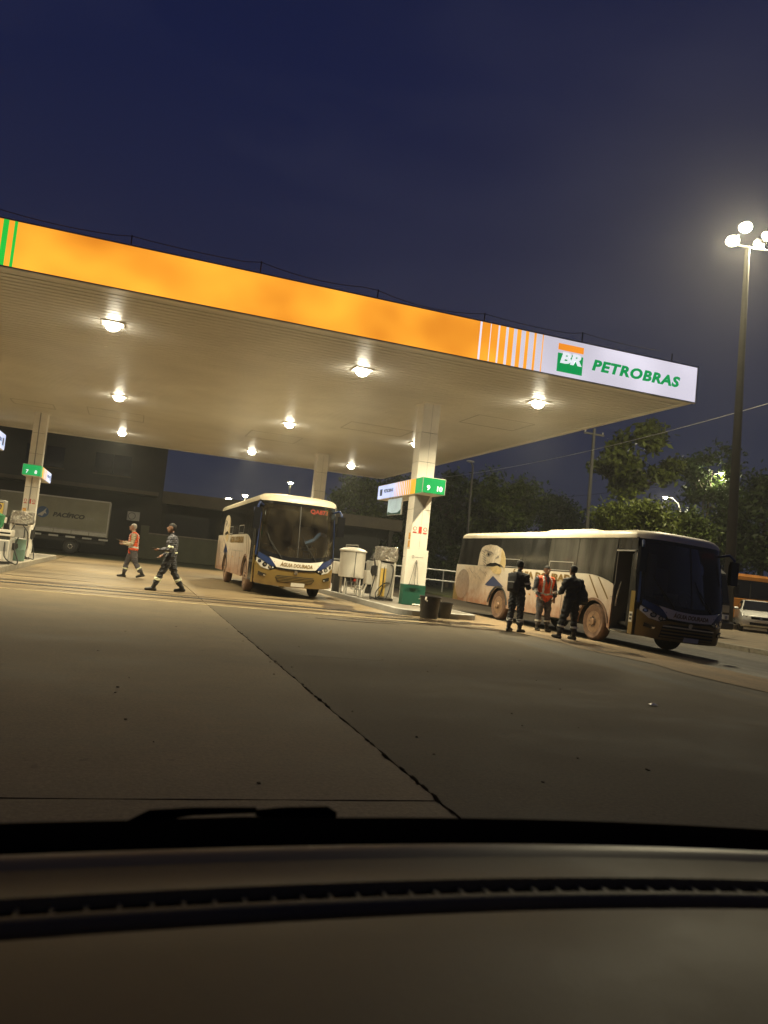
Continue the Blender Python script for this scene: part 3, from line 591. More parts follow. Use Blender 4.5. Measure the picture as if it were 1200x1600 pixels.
# bins
def bucket(x, y, r0, r1, h, label):
    t = thing('rubbish_bin', label, 'bin', (x, y, 0)); MB().lathe([(r0*.95, .0), (r0, .01), (r1, h-.03), (r1+.018, h-.03), (r1+.018, h), (r1-.012, h), (r1-.02, h-.05), (r0-.02, .05), (.01, .045)], n=26).build('shell', mat('black_plastic', (.028, .026, .024), .45, noise=(5, .4)), t)
    for s in (-1, 1): MB().tube([(s*(r1+.015), -.05, h-.08), (s*(r1+.05), 0, h-.10), (s*(r1+.015), .05, h-.08)], .008, 6).build('handle', m_steel, t)
    return t
b1_ = bucket(7.39, 18.42, .225, .265, .56, 'larger black plastic bin at the near end of the pump island')
MB().tube([(-.2, -.22, .54), (-.23, -.26, .47), (-.18, -.27, .44)], .022, 7).build('white_tag', m_white, b1_)
bucket(8.02, 18.95, .17, .22, .42, 'smaller black bucket half hidden behind the larger bin')
# ------------------------------------------------------------------ buses
BL, BW, BH = 10.6, 2.4, 2.88
def t_side(z): return 0. if z < 1.5 else .04*((z-1.5)/1.2)**1.5
def rake(z): return .30*max(0., (z-.95)/1.8)**1.25 + (.07*((.95-z)/.6)**2 if z < .95 else 0.)
def yfront(x, z):
    ti = t_side(z); s = min(1., abs((x-BW/2)/(BW/2-ti))); return .42*s**4.2 + rake(z)
def f_front(x, z, off):
    e = 1e-3; p = Vector((x, yfront(x, z), z)); dx = Vector((2*e, yfront(x+e, z)-yfront(x-e, z), 0)); dz = Vector((0, yfront(x, z+e)-yfront(x, z-e), 2*e))
    n = dx.cross(dz).normalized()
    if n.y > 0: n = -n
    return p + n*off
def f_near(y, z, off): return Vector((t_side(z)-off, y, z))
def f_far(y, z, off): return Vector((BW-t_side(z)+off, y, z))
def f_rear(x, z, off): return Vector((x, BL-.06*abs(x/BW*2-1)**4-(.10*max(0, z-1.4)**1.5 if z > 1.4 else 0)+off, z))
m_bwhite = mat('bus_white', (.72, .67, .57), .35, dirt=(DUST, .45, 1.75, .95), coat=.3)
m_bwhite2 = mat('bus_roof_cream', (.74, .66, .50), .4, noise=(1.2, .10))
m_bgold = mat('bus_gold', (.25, .170, .040), .34, .3, dirt=((.20, .125, .065), .2, .95, .6), coat=.3)
m_bglass = mat('bus_side_glass', (.026, .026, .025), .14, noise=(1.5, .6), spec=.55, mapscale=(1, 1.5, .3)); m_bglass2 = mat('bus_paler_side_glass', (.062, .060, .052), .18, noise=(1.5, .6), spec=.5, mapscale=(1, 1.5, .3))  # second glass is a paler tone for two front panes of one bus
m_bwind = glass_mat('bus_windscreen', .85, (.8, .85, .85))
m_bblue = mat('bus_blue', (.018, .036, .12), .28, coat=.4)
m_goldtxt = mat('gold_lettering', (.20, .125, .03), .4)
m_eagle = mat('eagle_white_print', (.66, .58, .46), .4, noise=(7, .25), dirt=(DUST, .6, 1.9, .7))
m_eaglegrey = mat('eagle_grey_print', (.28, .25, .215), .45, noise=(9, .35), dirt=(DUST, .6, 1.9, .6))
m_beak = mat('eagle_beak_print', (.56, .43, .22), .4, noise=(6, .2))
m_tyre = mat('dusty_tyre', (.17, .10, .065), .85, noise=(8, .35))
m_tyredark = mat('dark_tyre', (.022, .020, .018), .8, noise=(8, .3))
m_rim = mat('dusty_rim', (.33, .21, .13), .55, .35, noise=(10, .35))
m_int = mat('bus_interior', (.16, .15, .13), .8)
m_seat = mat('bus_seat_fabric', (.16, .17, .20), .85)
e_led = mat('led_red', (.2, .02, .01), .5, emit=(1., .07, .035), estr=1.1)
m_head = mat('headlamp_lens', (.78, .77, .72), .2, .3)
def wheel(parent, x, y, s, dusty=True, r=.47, w=.26):
    """s = -1: outer face looks toward -x"""
    t = m_tyre if dusty else m_tyredark; mb = MB()
    pr = [(r*.60, -w/2+.02), (r*.86, -w/2), (r*.97, -w/2+.03), (r, -w/2+.06), (r, w/2-.06), (r*.97, w/2-.03), (r*.86, w/2), (r*.60, w/2-.02)]
    n = 36; vs = []
    for a, h in pr:
        for j in range(n): an = 2*math.pi*j/n; vs.append((x+h, y+a*math.cos(an), r+a*math.sin(an)))
    k = len(pr); mb.add(vs, [(i*n+j, i*n+(j+1) % n, ((i+1) % k)*n+(j+1) % n, ((i+1) % k)*n+j) for i in range(k) for j in range(n)], True)
    wl = mb.build('wheel', t, parent)
    X = lambda d: x+s*d
    MB().lathe([(r*.60, X(w/2-.02)), (r*.57, X(w/2-.05)), (r*.50, X(w/2-.10)), (r*.34, X(w/2-.12)), (r*.30, X(w/2-.03)), (r*.20, X(w/2-.01)), (r*.18, X(w/2+.03)), (.01, X(w/2+.035))], (0, y, r), 30, 'x').build('rim', m_rim if dusty else m_dark, wl)
    for j in range(8):
        a = 2*math.pi*j/8; MB().cyl((X(w/2-.015), y+r*.25*math.cos(a), r+r*.25*math.sin(a)), .022, .05, 8, 'x').build('wheel_nut', m_chrome, wl)
    return wl
def bus(name, loc, roll, label, door_open, roof_unit, ya=2.12, yb=7.35):
    t = thing(name, label, 'bus', loc); t.rotation_euler = (0, roll, 0)
    SK = .36
    def arch(yc): return [(yc+.62*math.cos(R(a)), .40+.62*math.sin(R(a))) for a in range(180, -1, -9)]   # left to right over the wheel
    def belt(y): return 1.68 if y > 2.5 else 1.68-.22*((2.5-y)/1.2)**2 if y > 1.3 else 1.46
    D0, D1 = .60, 1.30                                      # door opening along y
    # --- near side lower panel, with wheel arches cut in
    low = [(D1, SK)] + [(yv, max(zv, SK)) for yv, zv in arch(ya)] + [(yv, max(zv, SK)) for yv, zv in arch(yb)] + [(BL-.05, SK+.03), (BL-.05, 1.68)] + [(y, belt(y)) for y in (2.7, 2.5, 2.3, 2.1, 1.9, 1.7, 1.5)] + [(D1, belt(D1))]
    patch(MB(), low, f_near, .0, .035, .6, .5).build('side_panel', m_bwhite, t)
    lowf = [(.5, SK)] + [(yv, max(zv, SK)) for yv, zv in arch(ya)] + [(yv, max(zv, SK)) for yv, zv in arch(yb)] + [(BL-.05, SK+.03), (BL-.05, 1.68), (.5, 1.5)]
    patch(MB(), lowf, f_far, .0, .035, .8, .5).build('side_panel', m_bwhite, t)
    for yc in (ya, yb):
        a = arch(yc); o_ = [(yc+(u-yc)*1.10, .40+(v-.40)*1.10) for u, v in a]
        pl = a[1:-1] + list(reversed(o_[1:-1])); patch(MB(), pl, f_near, .022, .02, .3, .3).build('wheel_arch', m_tyre if yc == ya else m_dark, t)
    MB().bx(.035, .04+.3, D1+.01, BL-.3, 1.02, 1.06).build('arch_lid', m_black, t)
    mb = MB(); mb.bx(.42, BW-.42, .6, BL-.3, .34, 1.0); mb.build('underbody', m_black, t)
    mb = MB(); mb.bx(.05, BW-.05, 1.42, BL-.1, 1.07, 1.10); mb.bx(.9, BW-.05, .5, 1.42, .95, 1.0); mb.build('floor', m_int, t)
    # trim line along the flank
    MB().bx(-.008, -.001, D1, ya-.66, 1.145, 1.165).build('side_moulding', m_grey, t); MB().bx(-.008, -.001, ya+.68, yb-.68, 1.145, 1.165).build('side_moulding', m_grey, t)
    for yy in (3.5, 4.55, 5.6): MB().bx(-.004, -.0005, yy, yy+.012, SK+.03, 1.14).build('panel_joint', m_dark, t)
    for yy in (3.3, 5.2, 6.3): MB().bx(-.014, -.001, yy, yy+.05, .92, .96).build('side_marker', m_orangeprint, t)
    # --- side windows
    wy = [1.34, 3.0, 4.45, 5.9, 7.35, 8.8, BL-.12]
    for k in range(6):
        y0, y1 = wy[k]+.012, wy[k+1]-.012
        bot = [(y0, belt(y0)+.01)] + ([(y, belt(y)+.01) for y in (1.55, 1.75, 2.0, 2.25, 2.5)] if k == 0 else []) + [(y1, belt(y1)+.01)]
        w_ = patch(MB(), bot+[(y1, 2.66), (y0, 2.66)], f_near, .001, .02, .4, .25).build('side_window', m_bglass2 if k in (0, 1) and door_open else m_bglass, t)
        if k in (1, 3):
            f_ = MB()
            for a, b, c, d in ((y0+.14, y1-.1, 1.95, 1.97), (y0+.14, y1-.1, 1.71, 1.73), (y0+.14, y0+.16, 1.73, 1.95), (y1-.12, y1-.1, 1.73, 1.95)): patch(f_, [(a, c), (b, c), (b, d), (a, d)], f_near, .006, .004, .5, .5)
            f_.build('sliding_pane_frame', m_ltgrey, w_)
    patch(MB(), [(1.4, 1.60), (BL-.12, 1.60), (BL-.12, 2.66), (1.0, 2.66)], f_far, .001, .02, .8, .25).build('side_window', m_bglass, t)
    patch(MB(), [(.45, 1.38), (D0-.0, 1.38), (D0, 2.66), (.74, 2.66)], f_near, .0, .02, .2, .25).build('quarter_window', m_bglass, t)
    patch(MB(), [(D0+.01, 2.34), (D1-.01, 2.34), (D1+.03, 2.66), (D0+.01, 2.66)], f_near, .0, .02, .2, .25).build('door_header', m_bglass, t)
    # front corner panel between door and nose, gold
    patch(MB(), [(.44, .34), (D0-.01, .34), (D0-.01, 1.36), (.44, 1.36)], f_near, .0, .03, .1, .2).build('corner_panel', m_bgold, t)
    # --- door
    if door_open:
        dw = thing('door_opening', None, None); dw.parent = t
        q = MB(); q.bx(.55, .60, D0, D1, .35, 2.3); q.bx(.04, .55, D0-.03, D0, .35, 2.3); q.bx(.04, .55, D1, D1+.03, .35, 2.3); q.build('stair_well', m_int, dw)
        for k in range(3): MB().bx(.05+.17*k, .6, D0+.002, D1-.002, .36+.2*k-.04, .40+.2*k).build('step', m_dark, dw)
        hose(dw, [(.02, D1-.14, .95), (-.0, D1-.20, 1.25), (.0, D1-.28, 1.55)], .016, 'hand_rail').data.materials[0] = m_chrome
        hose(dw, [(.1, D0+.12, .8), (.06, D0+.12, 1.2), (.1, D0+.12, 1.6)], .016, 'hand_rail').data.materials[0] = m_chrome
        MB().bx(.03, .07, D0+.03, D0+.08, .5, 2.25).build('folded_leaf', m_bglass, dw); MB().bx(.03, .5, D0+.09, D0+.13, .5, 2.25).build('folded_leaf', m_bglass, dw)
        MB().bx(-.01, .03, D0+.0, D1, .335, .365).build('sill', m_chrome, dw); MB().bx(-.012, .02, D0, D1, 2.30, 2.335).build('lintel', m_ltgrey, dw)
    else:
        d_ = thing('door', None, None); d_.parent = t
        for a, b in ((D0+.01, (D0+D1)/2-.005), ((D0+D1)/2+.005, D1-.01)):
            patch(MB(), [(a, .38), (b, .38), (b, 2.32), (a, 2.32)], f_near, .0, .03, .3, .3).build('door_leaf', m_dark, d_)
            patch(MB(), [(a+.05, .95), (b-.05, .95), (b-.05, 2.26), (a+.05, 2.26)], f_near, .004, .006, .3, .3).build('door_pane', m_bglass, d_)
            patch(MB(), [(a+.05, .46), (b-.05, .46), (b-.05, .88), (a+.05, .88)], f_near, .004, .006, .3, .3).build('door_pane', m_bglass, d_)
    # --- shell behind the panels: sides, ceiling, rear
    mb = MB(); mb.bx(.05, .08, D1+.05, BL-.1, 1.1, 2.68); mb.bx(BW-.08, BW-.05, .6, BL-.1, .4, 2.68); mb.bx(.08, BW-.08, 3.6, 3.64, 1.1, 2.6); mb.bx(.1, BW-.1, .8, BL-.2, 2.66, 2.70); mb.build('inner_lining', m_int, t)
    patch(MB(), [(.03, SK+.03), (BW-.03, SK+.03), (BW-.05, 1.75), (.05, 1.75)], f_rear, .0, .03, .3, .3).build('rear_panel', m_bgold, t)
    patch(MB(), [(.05, 1.75), (BW-.05, 1.75), (BW-.15, 2.68), (.15, 2.68)], f_rear, .0, .03, .3, .3).build('rear_window', m_bglass, t)
    # --- roof: stacked outlines that round over
    rings = []
    for z, ins in ((2.64, 0), (2.70, .0), (2.76, .025), (2.81, .075), (2.85, .16), (2.87, .30), (2.88, .55)):
        zz = min(z, 2.70); rg = []
        ti = t_side(zz)-.012; cx, cy = BW/2, BL/2
        pts = []
        for k in range(25):
            x = ti + (BW-2*ti)*(.5-.5*math.cos(math.pi*k/24)); s = abs((x-BW/2)/(BW/2-ti)); pts.append((x, .42*min(1, s)**4.2 + rake(zz)-.015))
        for k in range(1, 12): pts.append((BW-ti, pts[24][1] + (BL-.3-pts[24][1])*k/12))
        for k in range(9): x = BW-ti-(BW-2*ti)*(.5-.5*math.cos(math.pi*k/8)); pts.append((x, BL-.10-.12*abs((x-cx)/(BW/2))**4))
        for k in range(1, 12): pts.append((ti, BL-.3 + (pts[24][1]-BL+.3)*k/12))
        for x, y in pts: rg.append((cx+(x-cx)*(1-ins/(BW/2)), cy+(y-cy)*(1-ins*1.15/(BL/2)), z))
        rings.append(rg)
    MB().loft(rings, caps=(False, True)).build('roof', m_bwhite2, t, sharp=50)
    for x_ in (.62, BW-.62): MB().bx(x_-.03, x_+.03, .62, .70, 2.83, 2.875).build('clearance_light', m_orangeprint, t)
    if roof_unit:
        MB().loft([[(.45+i, y+j, z) for y in (0,) for i, j in ((0, 2.5), (1.5, 2.5), (1.5, 5.9), (0, 5.9))] for z in (2.80,)] + [[(.55, 3.2, 2.97), (1.85, 3.2, 2.97), (1.85, 5.4, 2.97), (.55, 5.4, 2.97)]], smooth=False).build('roof_unit', m_bwhite2, t)
        MB().bx(.7, 1.7, 3.7, 5.0, 2.972, 2.99).build('roof_hatch', m_dark, t)
    # --- nose
    c = BW/2; xl, xr = .10, BW-.10
    def zb(x): s = (x-c)/c; return 1.02+.22*abs(s)**2.2            # lower edge of the windscreen
    ws = [(x, zb(x)) for x in np.linspace(xl, xr, 13)] + [(xr-.02, 2.62), (xl+.02, 2.62)]
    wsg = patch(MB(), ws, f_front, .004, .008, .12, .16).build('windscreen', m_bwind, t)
    fr = MB()
    patch(fr, [(xl-.09, 1.15), (xl+.03, 1.15), (xl+.03, 2.62), (xl-.04, 2.64)], f_front, .008, .03, .05, .2); patch(fr, [(xr-.03, 1.15), (xr+.09, 1.15), (xr+.04, 2.64), (xr-.03, 2.62)], f_front, .008, .03, .05, .2)
    patch(fr, [(xl, 2.56), (xr, 2.56), (xr, 2.66), (xl, 2.66)], f_front, .010, .03, .12, .2); fr.build('windscreen_surround', m_blackgloss, wsg)
    patch(MB(), [(c-.012, 1.03), (c+.012, 1.03), (c+.012, 2.6), (c-.012, 2.6)], f_front, .009, .012, .1, .2).build('centre_bar', m_dark, wsg)
    patch(MB(), [(x, zb(x)-.02) for x in np.linspace(.16, BW-.16, 13)] + [(x, zb(x)+.10) for x in np.linspace(BW-.16, .16, 13)], f_front, .010, .012, .12, .1).build('cowl', m_blackgloss, t)
    # white smile with the company name, chrome lip under it
    zt = lambda x: zb(x)-.022
    zl = lambda x: .80+.10*abs((x-c)/c)**2
    xs = np.linspace(.62, BW-.62, 11)
    patch(MB(), [(x, zl(x)) for x in xs] + [(BW-.40, zt(BW-.40)+.0)] + [(x, zt(x)) for x in reversed(xs)] + [(.40, zt(.40))], f_front, .014, .03, .1, .1).build('name_band', m_white, t)
    patch(MB(), [(x, zl(x)-.05) for x in xs] + [(x, zl(x)-.004) for x in reversed(xs)], f_front, .018, .03, .1, .1).build('dark_lip', m_blackgloss, t)
    tx = text_mesh('ÁGUIA DOURADA', .135, bold=.004, shear=.15, ext=.003); xv = [q.co.x for q in tx.vertices]; sc = .95/(max(xv)-min(xv))
    for q in tx.vertices: x = c+q.co.x*sc; z = .895+.06*abs((x-c)/c)**2+q.co.y; q.co = f_front(x, z, .018+max(q.co.z, 0))
    tx.materials.clear(); tx.materials.append(m_goldtxt); link('name_lettering', tx, t)
    for s in (-1, 1):
        X = lambda d: c+s*d
        o_ = lambda pl: pl if s > 0 else list(reversed(pl))
        # blue brow running down from the pillar
        patch(MB(), o_([(X(.58), .92), (X(.82), zt(X(.82))-.03), (X(1.09), zt(X(1.09))+.02), (X(1.10), 1.06), (X(.85), .90), (X(.66), .82)]), f_front, .012, .03, .08, .08).build('blue_brow', m_bblue, t)
        patch(MB(), o_([(X(1.135), 1.1), (X(1.17), 1.1), (X(1.105), 2.3), (X(1.09), 2.3)]), f_front, .016, .02, .04, .2).build('blue_pillar', m_bblue, t)
        hl = patch(MB(), o_([(X(.64), .80), (X(.86), .885), (X(1.12), 1.04), (X(1.13), .93), (X(.98), .78), (X(.78), .73)]), f_front, .012, .03, .08, .08).build('headlight', m_head, t)
        for k, (dx, z, r) in enumerate(((.75, .80, .055), (.90, .86, .062), (1.04, .94, .045))):
            p = [(X(dx)+r*math.cos(2*math.pi*i/14), z+r*math.sin(2*math.pi*i/14)) for i in range(14)]
            patch(MB(), p, f_front, .018, .006, .2, .2).build('lamp_cup', m_blackgloss, hl); p = [(X(dx)+.6*(u-X(dx)), z+.6*(v-z)) for u, v in p]; patch(MB(), p, f_front, .022, .006, .2, .2).build('lamp_bulb', m_chrome, hl)
        fg = patch(MB(), o_([(X(.84), .60), (X(1.04), .66), (X(1.04), .57), (X(.86), .53)]), f_front, .030, .03, .1, .1).build('fog_light', m_blackgloss, t); patch(MB(), o_([(X(.84), .585), (X(.90), .59), (X(.89), .545), (X(.85), .545)]), f_front, .036, .008, .1, .1).build('bulb', m_chrome, fg)
        # mirror on its arm
        mr = thing('mirror', None, None); mr.parent = t
        MB().tube([(X(1.06), .55, 2.5), (X(1.20), .36, 2.56), (X(1.26), .26, 2.45), (X(1.26), .24, 2.3)], [.03, .035, .035, .03], 8).build('mirror_arm', m_bblue, mr)
        MB().loft([[(X(1.26)+a*.10, .26+b*.06, z) for a, b in ((-1, -1), (1, -1), (1.1, .3), (.6, 1), (-.6, 1), (-1.1, .3))] for z in (1.82, 1.86, 2.36, 2.40)], smooth=False).build('mirror_case', m_blackgloss, mr)
        MB().bx(X(1.26)-.085, X(1.26)+.085, .322, .328, 1.88, 2.34).build('mirror_glass', m_chrome, mr)
    # gold bumper with the grille recessed in it
    zlo = .30
    bm_ = [(x, zlo+.05*abs((x-c)/c)**3) for x in np.linspace(.06, BW-.06, 15)] + [(BW-.03, .95), (BW-.10, .90), (BW-.24, .76), (BW-.44, .71), (BW-.62, zl(BW-.62)-.055)] + [(x, zl(x)-.055) for x in reversed(xs[1:-1])] + [(.62, zl(.62)-.055), (.44, .71), (.24, .76), (.10, .90), (.03, .95)]
    patch(MB(), bm_, f_front, .0, .04, .1, .1).build('bumper', m_bgold, t)
    if not door_open:
        gr = patch(MB(), [(.62, .54), (.70, .42), (BW-.70, .42), (BW-.62, .54), (BW-.66, .60), (.66, .60)], f_front, .006, .01, .1, .1).build('grille', m_black, t)
        for k in range(4): z = .44+.04*k; patch(MB(), [(.70-.02*k, z), (BW-.70+.02*k, z), (BW-.70+.02*k, z+.014), (.70-.02*k, z+.014)], f_front, .016, .012, .2, .1).build('grille_bar', m_bgold, gr)
    else:
        gr = patch(MB(), [(.48, .37), (BW-.48, .37), (BW-.52, .66), (BW-.70, .70), (.70, .70), (.52, .66)], f_front, .006, .01, .1, .1).build('grille', m_black, t)
        for k in range(4): z = .39+.078*k; patch(MB(), [(.50+.005*k, z), (BW-.50-.005*k, z), (BW-.50-.005*k, z+.034), (.50+.005*k, z+.034)], f_front, .020, .014, .2, .1).build('grille_bar', m_bgold if k < 3 else m_chrome, gr)
    st = MB(); st.prism(arc(c, .71, .055, 0, 360, 18)[:-1], lambda u, v, h: f_front(u, v, h), .02, .03); st.build('badge', m_chrome, t)
    np_ = patch(MB(), [(c-.20+.1, .33), (c+.20+.1, .33), (c+.20+.1, .43), (c-.20+.1, .43)], f_front, .022, .01, .2, .2).build('number_plate', m_white, t)
    # wipers
    for x0, x1 in ((.75, .30), (1.75, 1.30)):
        wp = thing('wiper', None, None); wp.parent = t
        MB().tube([f_front(x0, 1.06, .03), f_front((x0+x1)/2+.05, 1.28, .04), f_front(x1+.1, 1.52, .035)], .012, 6).build('wiper_arm', m_black, wp); MB().tube([f_front(x1+.25, 1.22, .022), f_front(x1+.1, 1.5, .022), f_front(x1-.02, 1.76, .022)], .009, 6).build('wiper_blade', m_black, wp)
    # red route display behind the glass
    tx = text_mesh('QA873', .16, bold=.005, ext=.001); xv = [q.co.x for q in tx.vertices]; sc = .56/(max(xv)-min(xv))
    for q in tx.vertices: q.co = f_front(BW-.62+q.co.x*sc, 2.46+q.co.y, -.02+q.co.z)
    tx.materials.clear(); tx.materials.append(e_led); link('route_display', tx, t)
    # --- cab: dash, seats, blue sleeve of a curtain, notices
    mb = MB(); mb.loft([[(.2, .45+rake(1.05), z) if False else (.2, y, z) for y, z in ((.42, .98), (.38, 1.10), (.75, 1.14), (.85, .95))], [(BW-.2, y, z) for y, z in ((.42, .98), (.38, 1.10), (.75, 1.14), (.85, .95))]], smooth=False); mb.build('dashboard', m_int, t)
    for sx in (.55, BW-.6):
        for sy in (1.5, 2.4, 3.2):
            if sx < 1 and sy < 2: continue
            s_ = thing('seat', None, None); s_.parent = t
            MB().bx(sx-.24, sx+.24, sy, sy+.46, 1.35, 1.47, .04).build('cushion', m_seat, s_); MB().bx(sx-.24, sx+.24, sy+.44, sy+.56, 1.40, 2.1, .04).build('backrest', m_seat, s_); MB().bx(sx-.16, sx+.16, sy+.1, sy+.36, 1.0, 1.35).build('pedestal', m_dark, s_)
    sw = MB(); sw.tube([(BW-.62+.2*math.cos(2*math.pi*k/16), .95+.1*math.sin(2*math.pi*k/16)*.6, 1.32+.2*math.sin(2*math.pi*k/16)) for k in range(17)], .016, 6); sw.tube([(BW-.62, .8, 1.1), (BW-.62, .95, 1.32)], .03, 6); sw.build('steering_wheel', m_black, t)
    if not door_open:
        hose(t, [(1.5, .62, 1.55), (1.75, .66, 1.66), (1.95, .70, 1.85), (2.15, .76, 1.82)], .055, 'blue_sun_visor').data.materials[0] = mat('visor_blue', (.22, .30, .52), .5)
        patch(MB(), [(1.36, 1.15), (1.52, 1.15), (1.52, 1.30), (1.36, 1.30)], f_front, -.012, .004, .3, .3).build('notice', mat('notice_blue', (.05, .12, .4), .5), t)
        patch(MB(), [(1.36, 1.35), (1.52, 1.35), (1.52, 1.45), (1.36, 1.45)], f_front, -.012, .004, .3, .3).build('notice', m_white, t)
    # --- livery: the eagle and the name along the flank
    off = .006
    def deco(nm, pl, m, o=off): return patch(MB(), pl, f_near, o, .003, .35, .3).build(nm, m, t)
    e0 = 7.15                                              # beak tip
    tip = [(7.30, 2.29), (7.12, 2.17), (6.98, 2.00), (6.91, 1.80), (6.93, 1.55), (7.02, 1.68), (7.14, 1.74)]
    deco('livery_shape', [(8.86, 1.68), (8.84, 2.08), (8.74, 2.30), (8.55, 2.38), (8.15, 2.42), (7.70, 2.39)] + tip + [(7.6, 1.80), (8.0, 1.80), (8.25, 1.70)], m_eagle, .007)
    deco('livery_shape', tip + [(7.30, 1.76), (7.24, 1.94), (7.30, 2.12)], m_beak, .011)
    deco('livery_shape', [(8.22, 1.74), (7.6, 1.82), (7.16, 1.755), (7.14, 1.725), (7.6, 1.785), (8.2, 1.715)], m_blackgloss, .015)
    deco('livery_shape', [(8.0, 1.64), (7.45, 1.72), (7.14, 1.66), (7.10, 1.52), (7.22, 1.44), (7.62, 1.46)], m_beak, .012)
    deco('livery_shape', [(8.36, 2.07), (8.26, 2.15), (8.10, 2.16), (7.98, 2.09), (8.08, 2.02), (8.26, 2.00)], m_eaglegrey, .011); deco('livery_shape', [(8.17+.05*math.cos(R(a)), 2.085+.042*math.sin(R(a))) for a in range(0, 360, 24)], m_blackgloss, .015)
    deco('livery_shape', [(8.5, 2.25), (7.95, 2.17), (7.78, 2.08), (7.98, 2.13), (8.5, 2.20)], m_eaglegrey, .0145)
    deco('livery_shape', [(7.46, 2.06), (7.40, 2.00), (7.62, 1.94), (7.64, 1.97)], m_eaglegrey, .0145)
    for k in range(6): a = 8.72-.05*k; b = 2.22-.09*k; deco('livery_shape', [(a, b), (a-.02, b-.025), (a-.30, b-.12), (a-.26, b-.07)], m_eaglegrey, .011)
    deco('livery_shape', [(9.92, 1.65), (8.1, 1.66), (7.72, 1.60), (7.70, 1.38), (8.15, 1.12), (8.7, 1.03), (9.25, 1.05), (9.5, 1.3)], m_eagle, .004)
    qf = random.Random(2)
    for k in range(16): a = qf.uniform(8.2, 9.5); b = qf.uniform(1.22, 1.6); l = qf.uniform(.12, .3); deco('livery_shape', [(a, b), (a-.02, b-.03), (a-l, b-l*.55), (a-l+.03, b-l*.45)], m_eaglegrey, .0085)
    deco('livery_shape', [(7.64, 1.38), (8.15, 1.06), (7.9, 1.03), (6.86, 1.06)], m_bblue, .0085)
    deco('livery_shape', [(9.88+.54*math.cos(R(a)), 1.0+.52*math.sin(R(a))) for a in range(0, 360, 15)], m_eaglegrey, .0105)
    deco('livery_shape', [(BL-.06, .42), (BL-.06, 1.0), (BL-.20, .75), (BL-.55, .42)], m_bgold, .013)
    put_text('name_lettering', 'ÁGUIA DOURADA', m_goldtxt, t, (-.006, 4.67, 1.50), (0, -1, 0), (0, 0, 1), .27, width=3.58, bold=.012, ext=.003)
    for a in (1.42, 1.82): deco('livery_shape', [(a+.55, belt(a+.55)-.02), (a+.50, belt(a+.50)-.02), (a+.16, 1.25), (a+.02, 1.09), (a+.07, 1.09), (a+.24, 1.28)], m_goldtxt, .007)
    if door_open:
        lb = patch(MB(), [(.46, .62), (.575, .62), (.575, .86), (.46, .86)], f_near, .006, .004, .2, .2).build('notice', m_white, t)
        for z in (.67, .76): MB().bx(-.009, -.0065, .475, .56, z, z+.055).build('print', m_dark, lb)
    # --- wheels
    for yc in (ya, yb):
        wheel(t, .16, yc, -1); wheel(t, BW-.16, yc, 1, False)
    MB().bx(.5, BW-.5, ya-.06, ya+.06, .38, .52).build('axle', m_black, t); MB().bx(.5, BW-.5, yb-.1, yb+.1, .36, .55).build('axle', m_black, t)
    return t
b1 = bus('parked_bus', (3.42, 22.1, 0), 0., 'gold and white bus parked under the canopy, door closed, facing the camera', False, False); b1.scale = (1, 1, 1.05)
b2 = bus('parked_bus', (10.80, 14.35, -.055), R(2.3), 'dusty bus with big eagle head and open front door at right', True, True, ya=2.02, yb=7.16); b2.scale = (1, 1, .95)
# ------------------------------------------------------------------ box truck at the back left (side toward the camera, cab to the left)
m_truckbox = mat('truck_box_grey', (.24, .235, .175), .5, noise=(1.2, .12))
tq = thing('box_truck', 'grey box truck lettered with a round emblem parked before the building', 'truck', (-4.35, 49.0, 0))
x0, x1 = -3.1, 2.95
MB().bx(x0, x1, 0, 2.4, 1.15, 3.32, .03).build('cargo_box', m_truckbox, tq)
for k in range(6): MB().bx(x0+.15+k*.98, x0+1.09+k*.98, -.012, -.001, 1.19, 1.40).build('side_board', m_ltgrey, tq)
MB().bx(x0, x1, -.02, -.001, 1.42, 1.47).build('box_rail', m_grey, tq); MB().bx(x0, x1, -.02, -.001, 3.24, 3.31).build('box_rail', m_ltgrey, tq); MB().bx(x1-.06, x1+.01, -.03, -.001, 1.15, 3.32).build('corner_post', m_ltgrey, tq)
for k in range(7): MB().bx(x0+.1+k*.92, x0+.62+k*.92, -.06, -.03, .96, 1.06).build('side_guard_plate', m_ltgrey, tq)
MB().bx(x0, x1-.1, .6, 1.8, .72, .98).build('chassis', m_dark, tq); MB().bx(x0-.1, x1, -.05, 0.02, .93, .955).build('side_guard_rail', m_dark, tq)
em = MB(); em.prism(arc(-.72, 2.30, .33, 0, 360, 28)[:-1], lambda u, v, h: (u, h, v), -.012, -.002); emb = em.build('emblem', m_signblue, tq)
em = MB(); em.prism([(-.98, 2.12), (-.70, 2.34), (-.52, 2.56), (-.58, 2.36), (-.50, 2.20), (-.62, 2.24), (-.72, 2.06)], lambda u, v, h: (u, h, v), -.018, -.0125); em.build('emblem_wing', m_ltgrey, emb)
put_text('lettering', 'PACÍFICO', m_dark, tq, (.70, -.004, 2.22), (1, 0, 0), (0, 0, 1), .34, width=1.75, bold=.016, shear=.2, ext=.002)
put_text('lettering', 'LOG.', m_grey, tq, (1.92, -.004, 2.17), (1, 0, 0), (0, 0, 1), .22, width=.5, bold=.002, ext=.002)
MB().loft([[(x0-.1, y, z) for y, z in ((.1, .75), (.1, 2.7), (2.3, 2.7), (2.3, .75))], [(x0-1.2, y, z) for y, z in ((.1, .75), (.1, 2.65), (2.3, 2.65), (2.3, .75))], [(x0-1.9, y, z) for y, z in ((.2, .75), (.2, 1.6), (2.2, 1.6), (2.2, .75))]], smooth=False).build('cab', m_truckbox, tq)
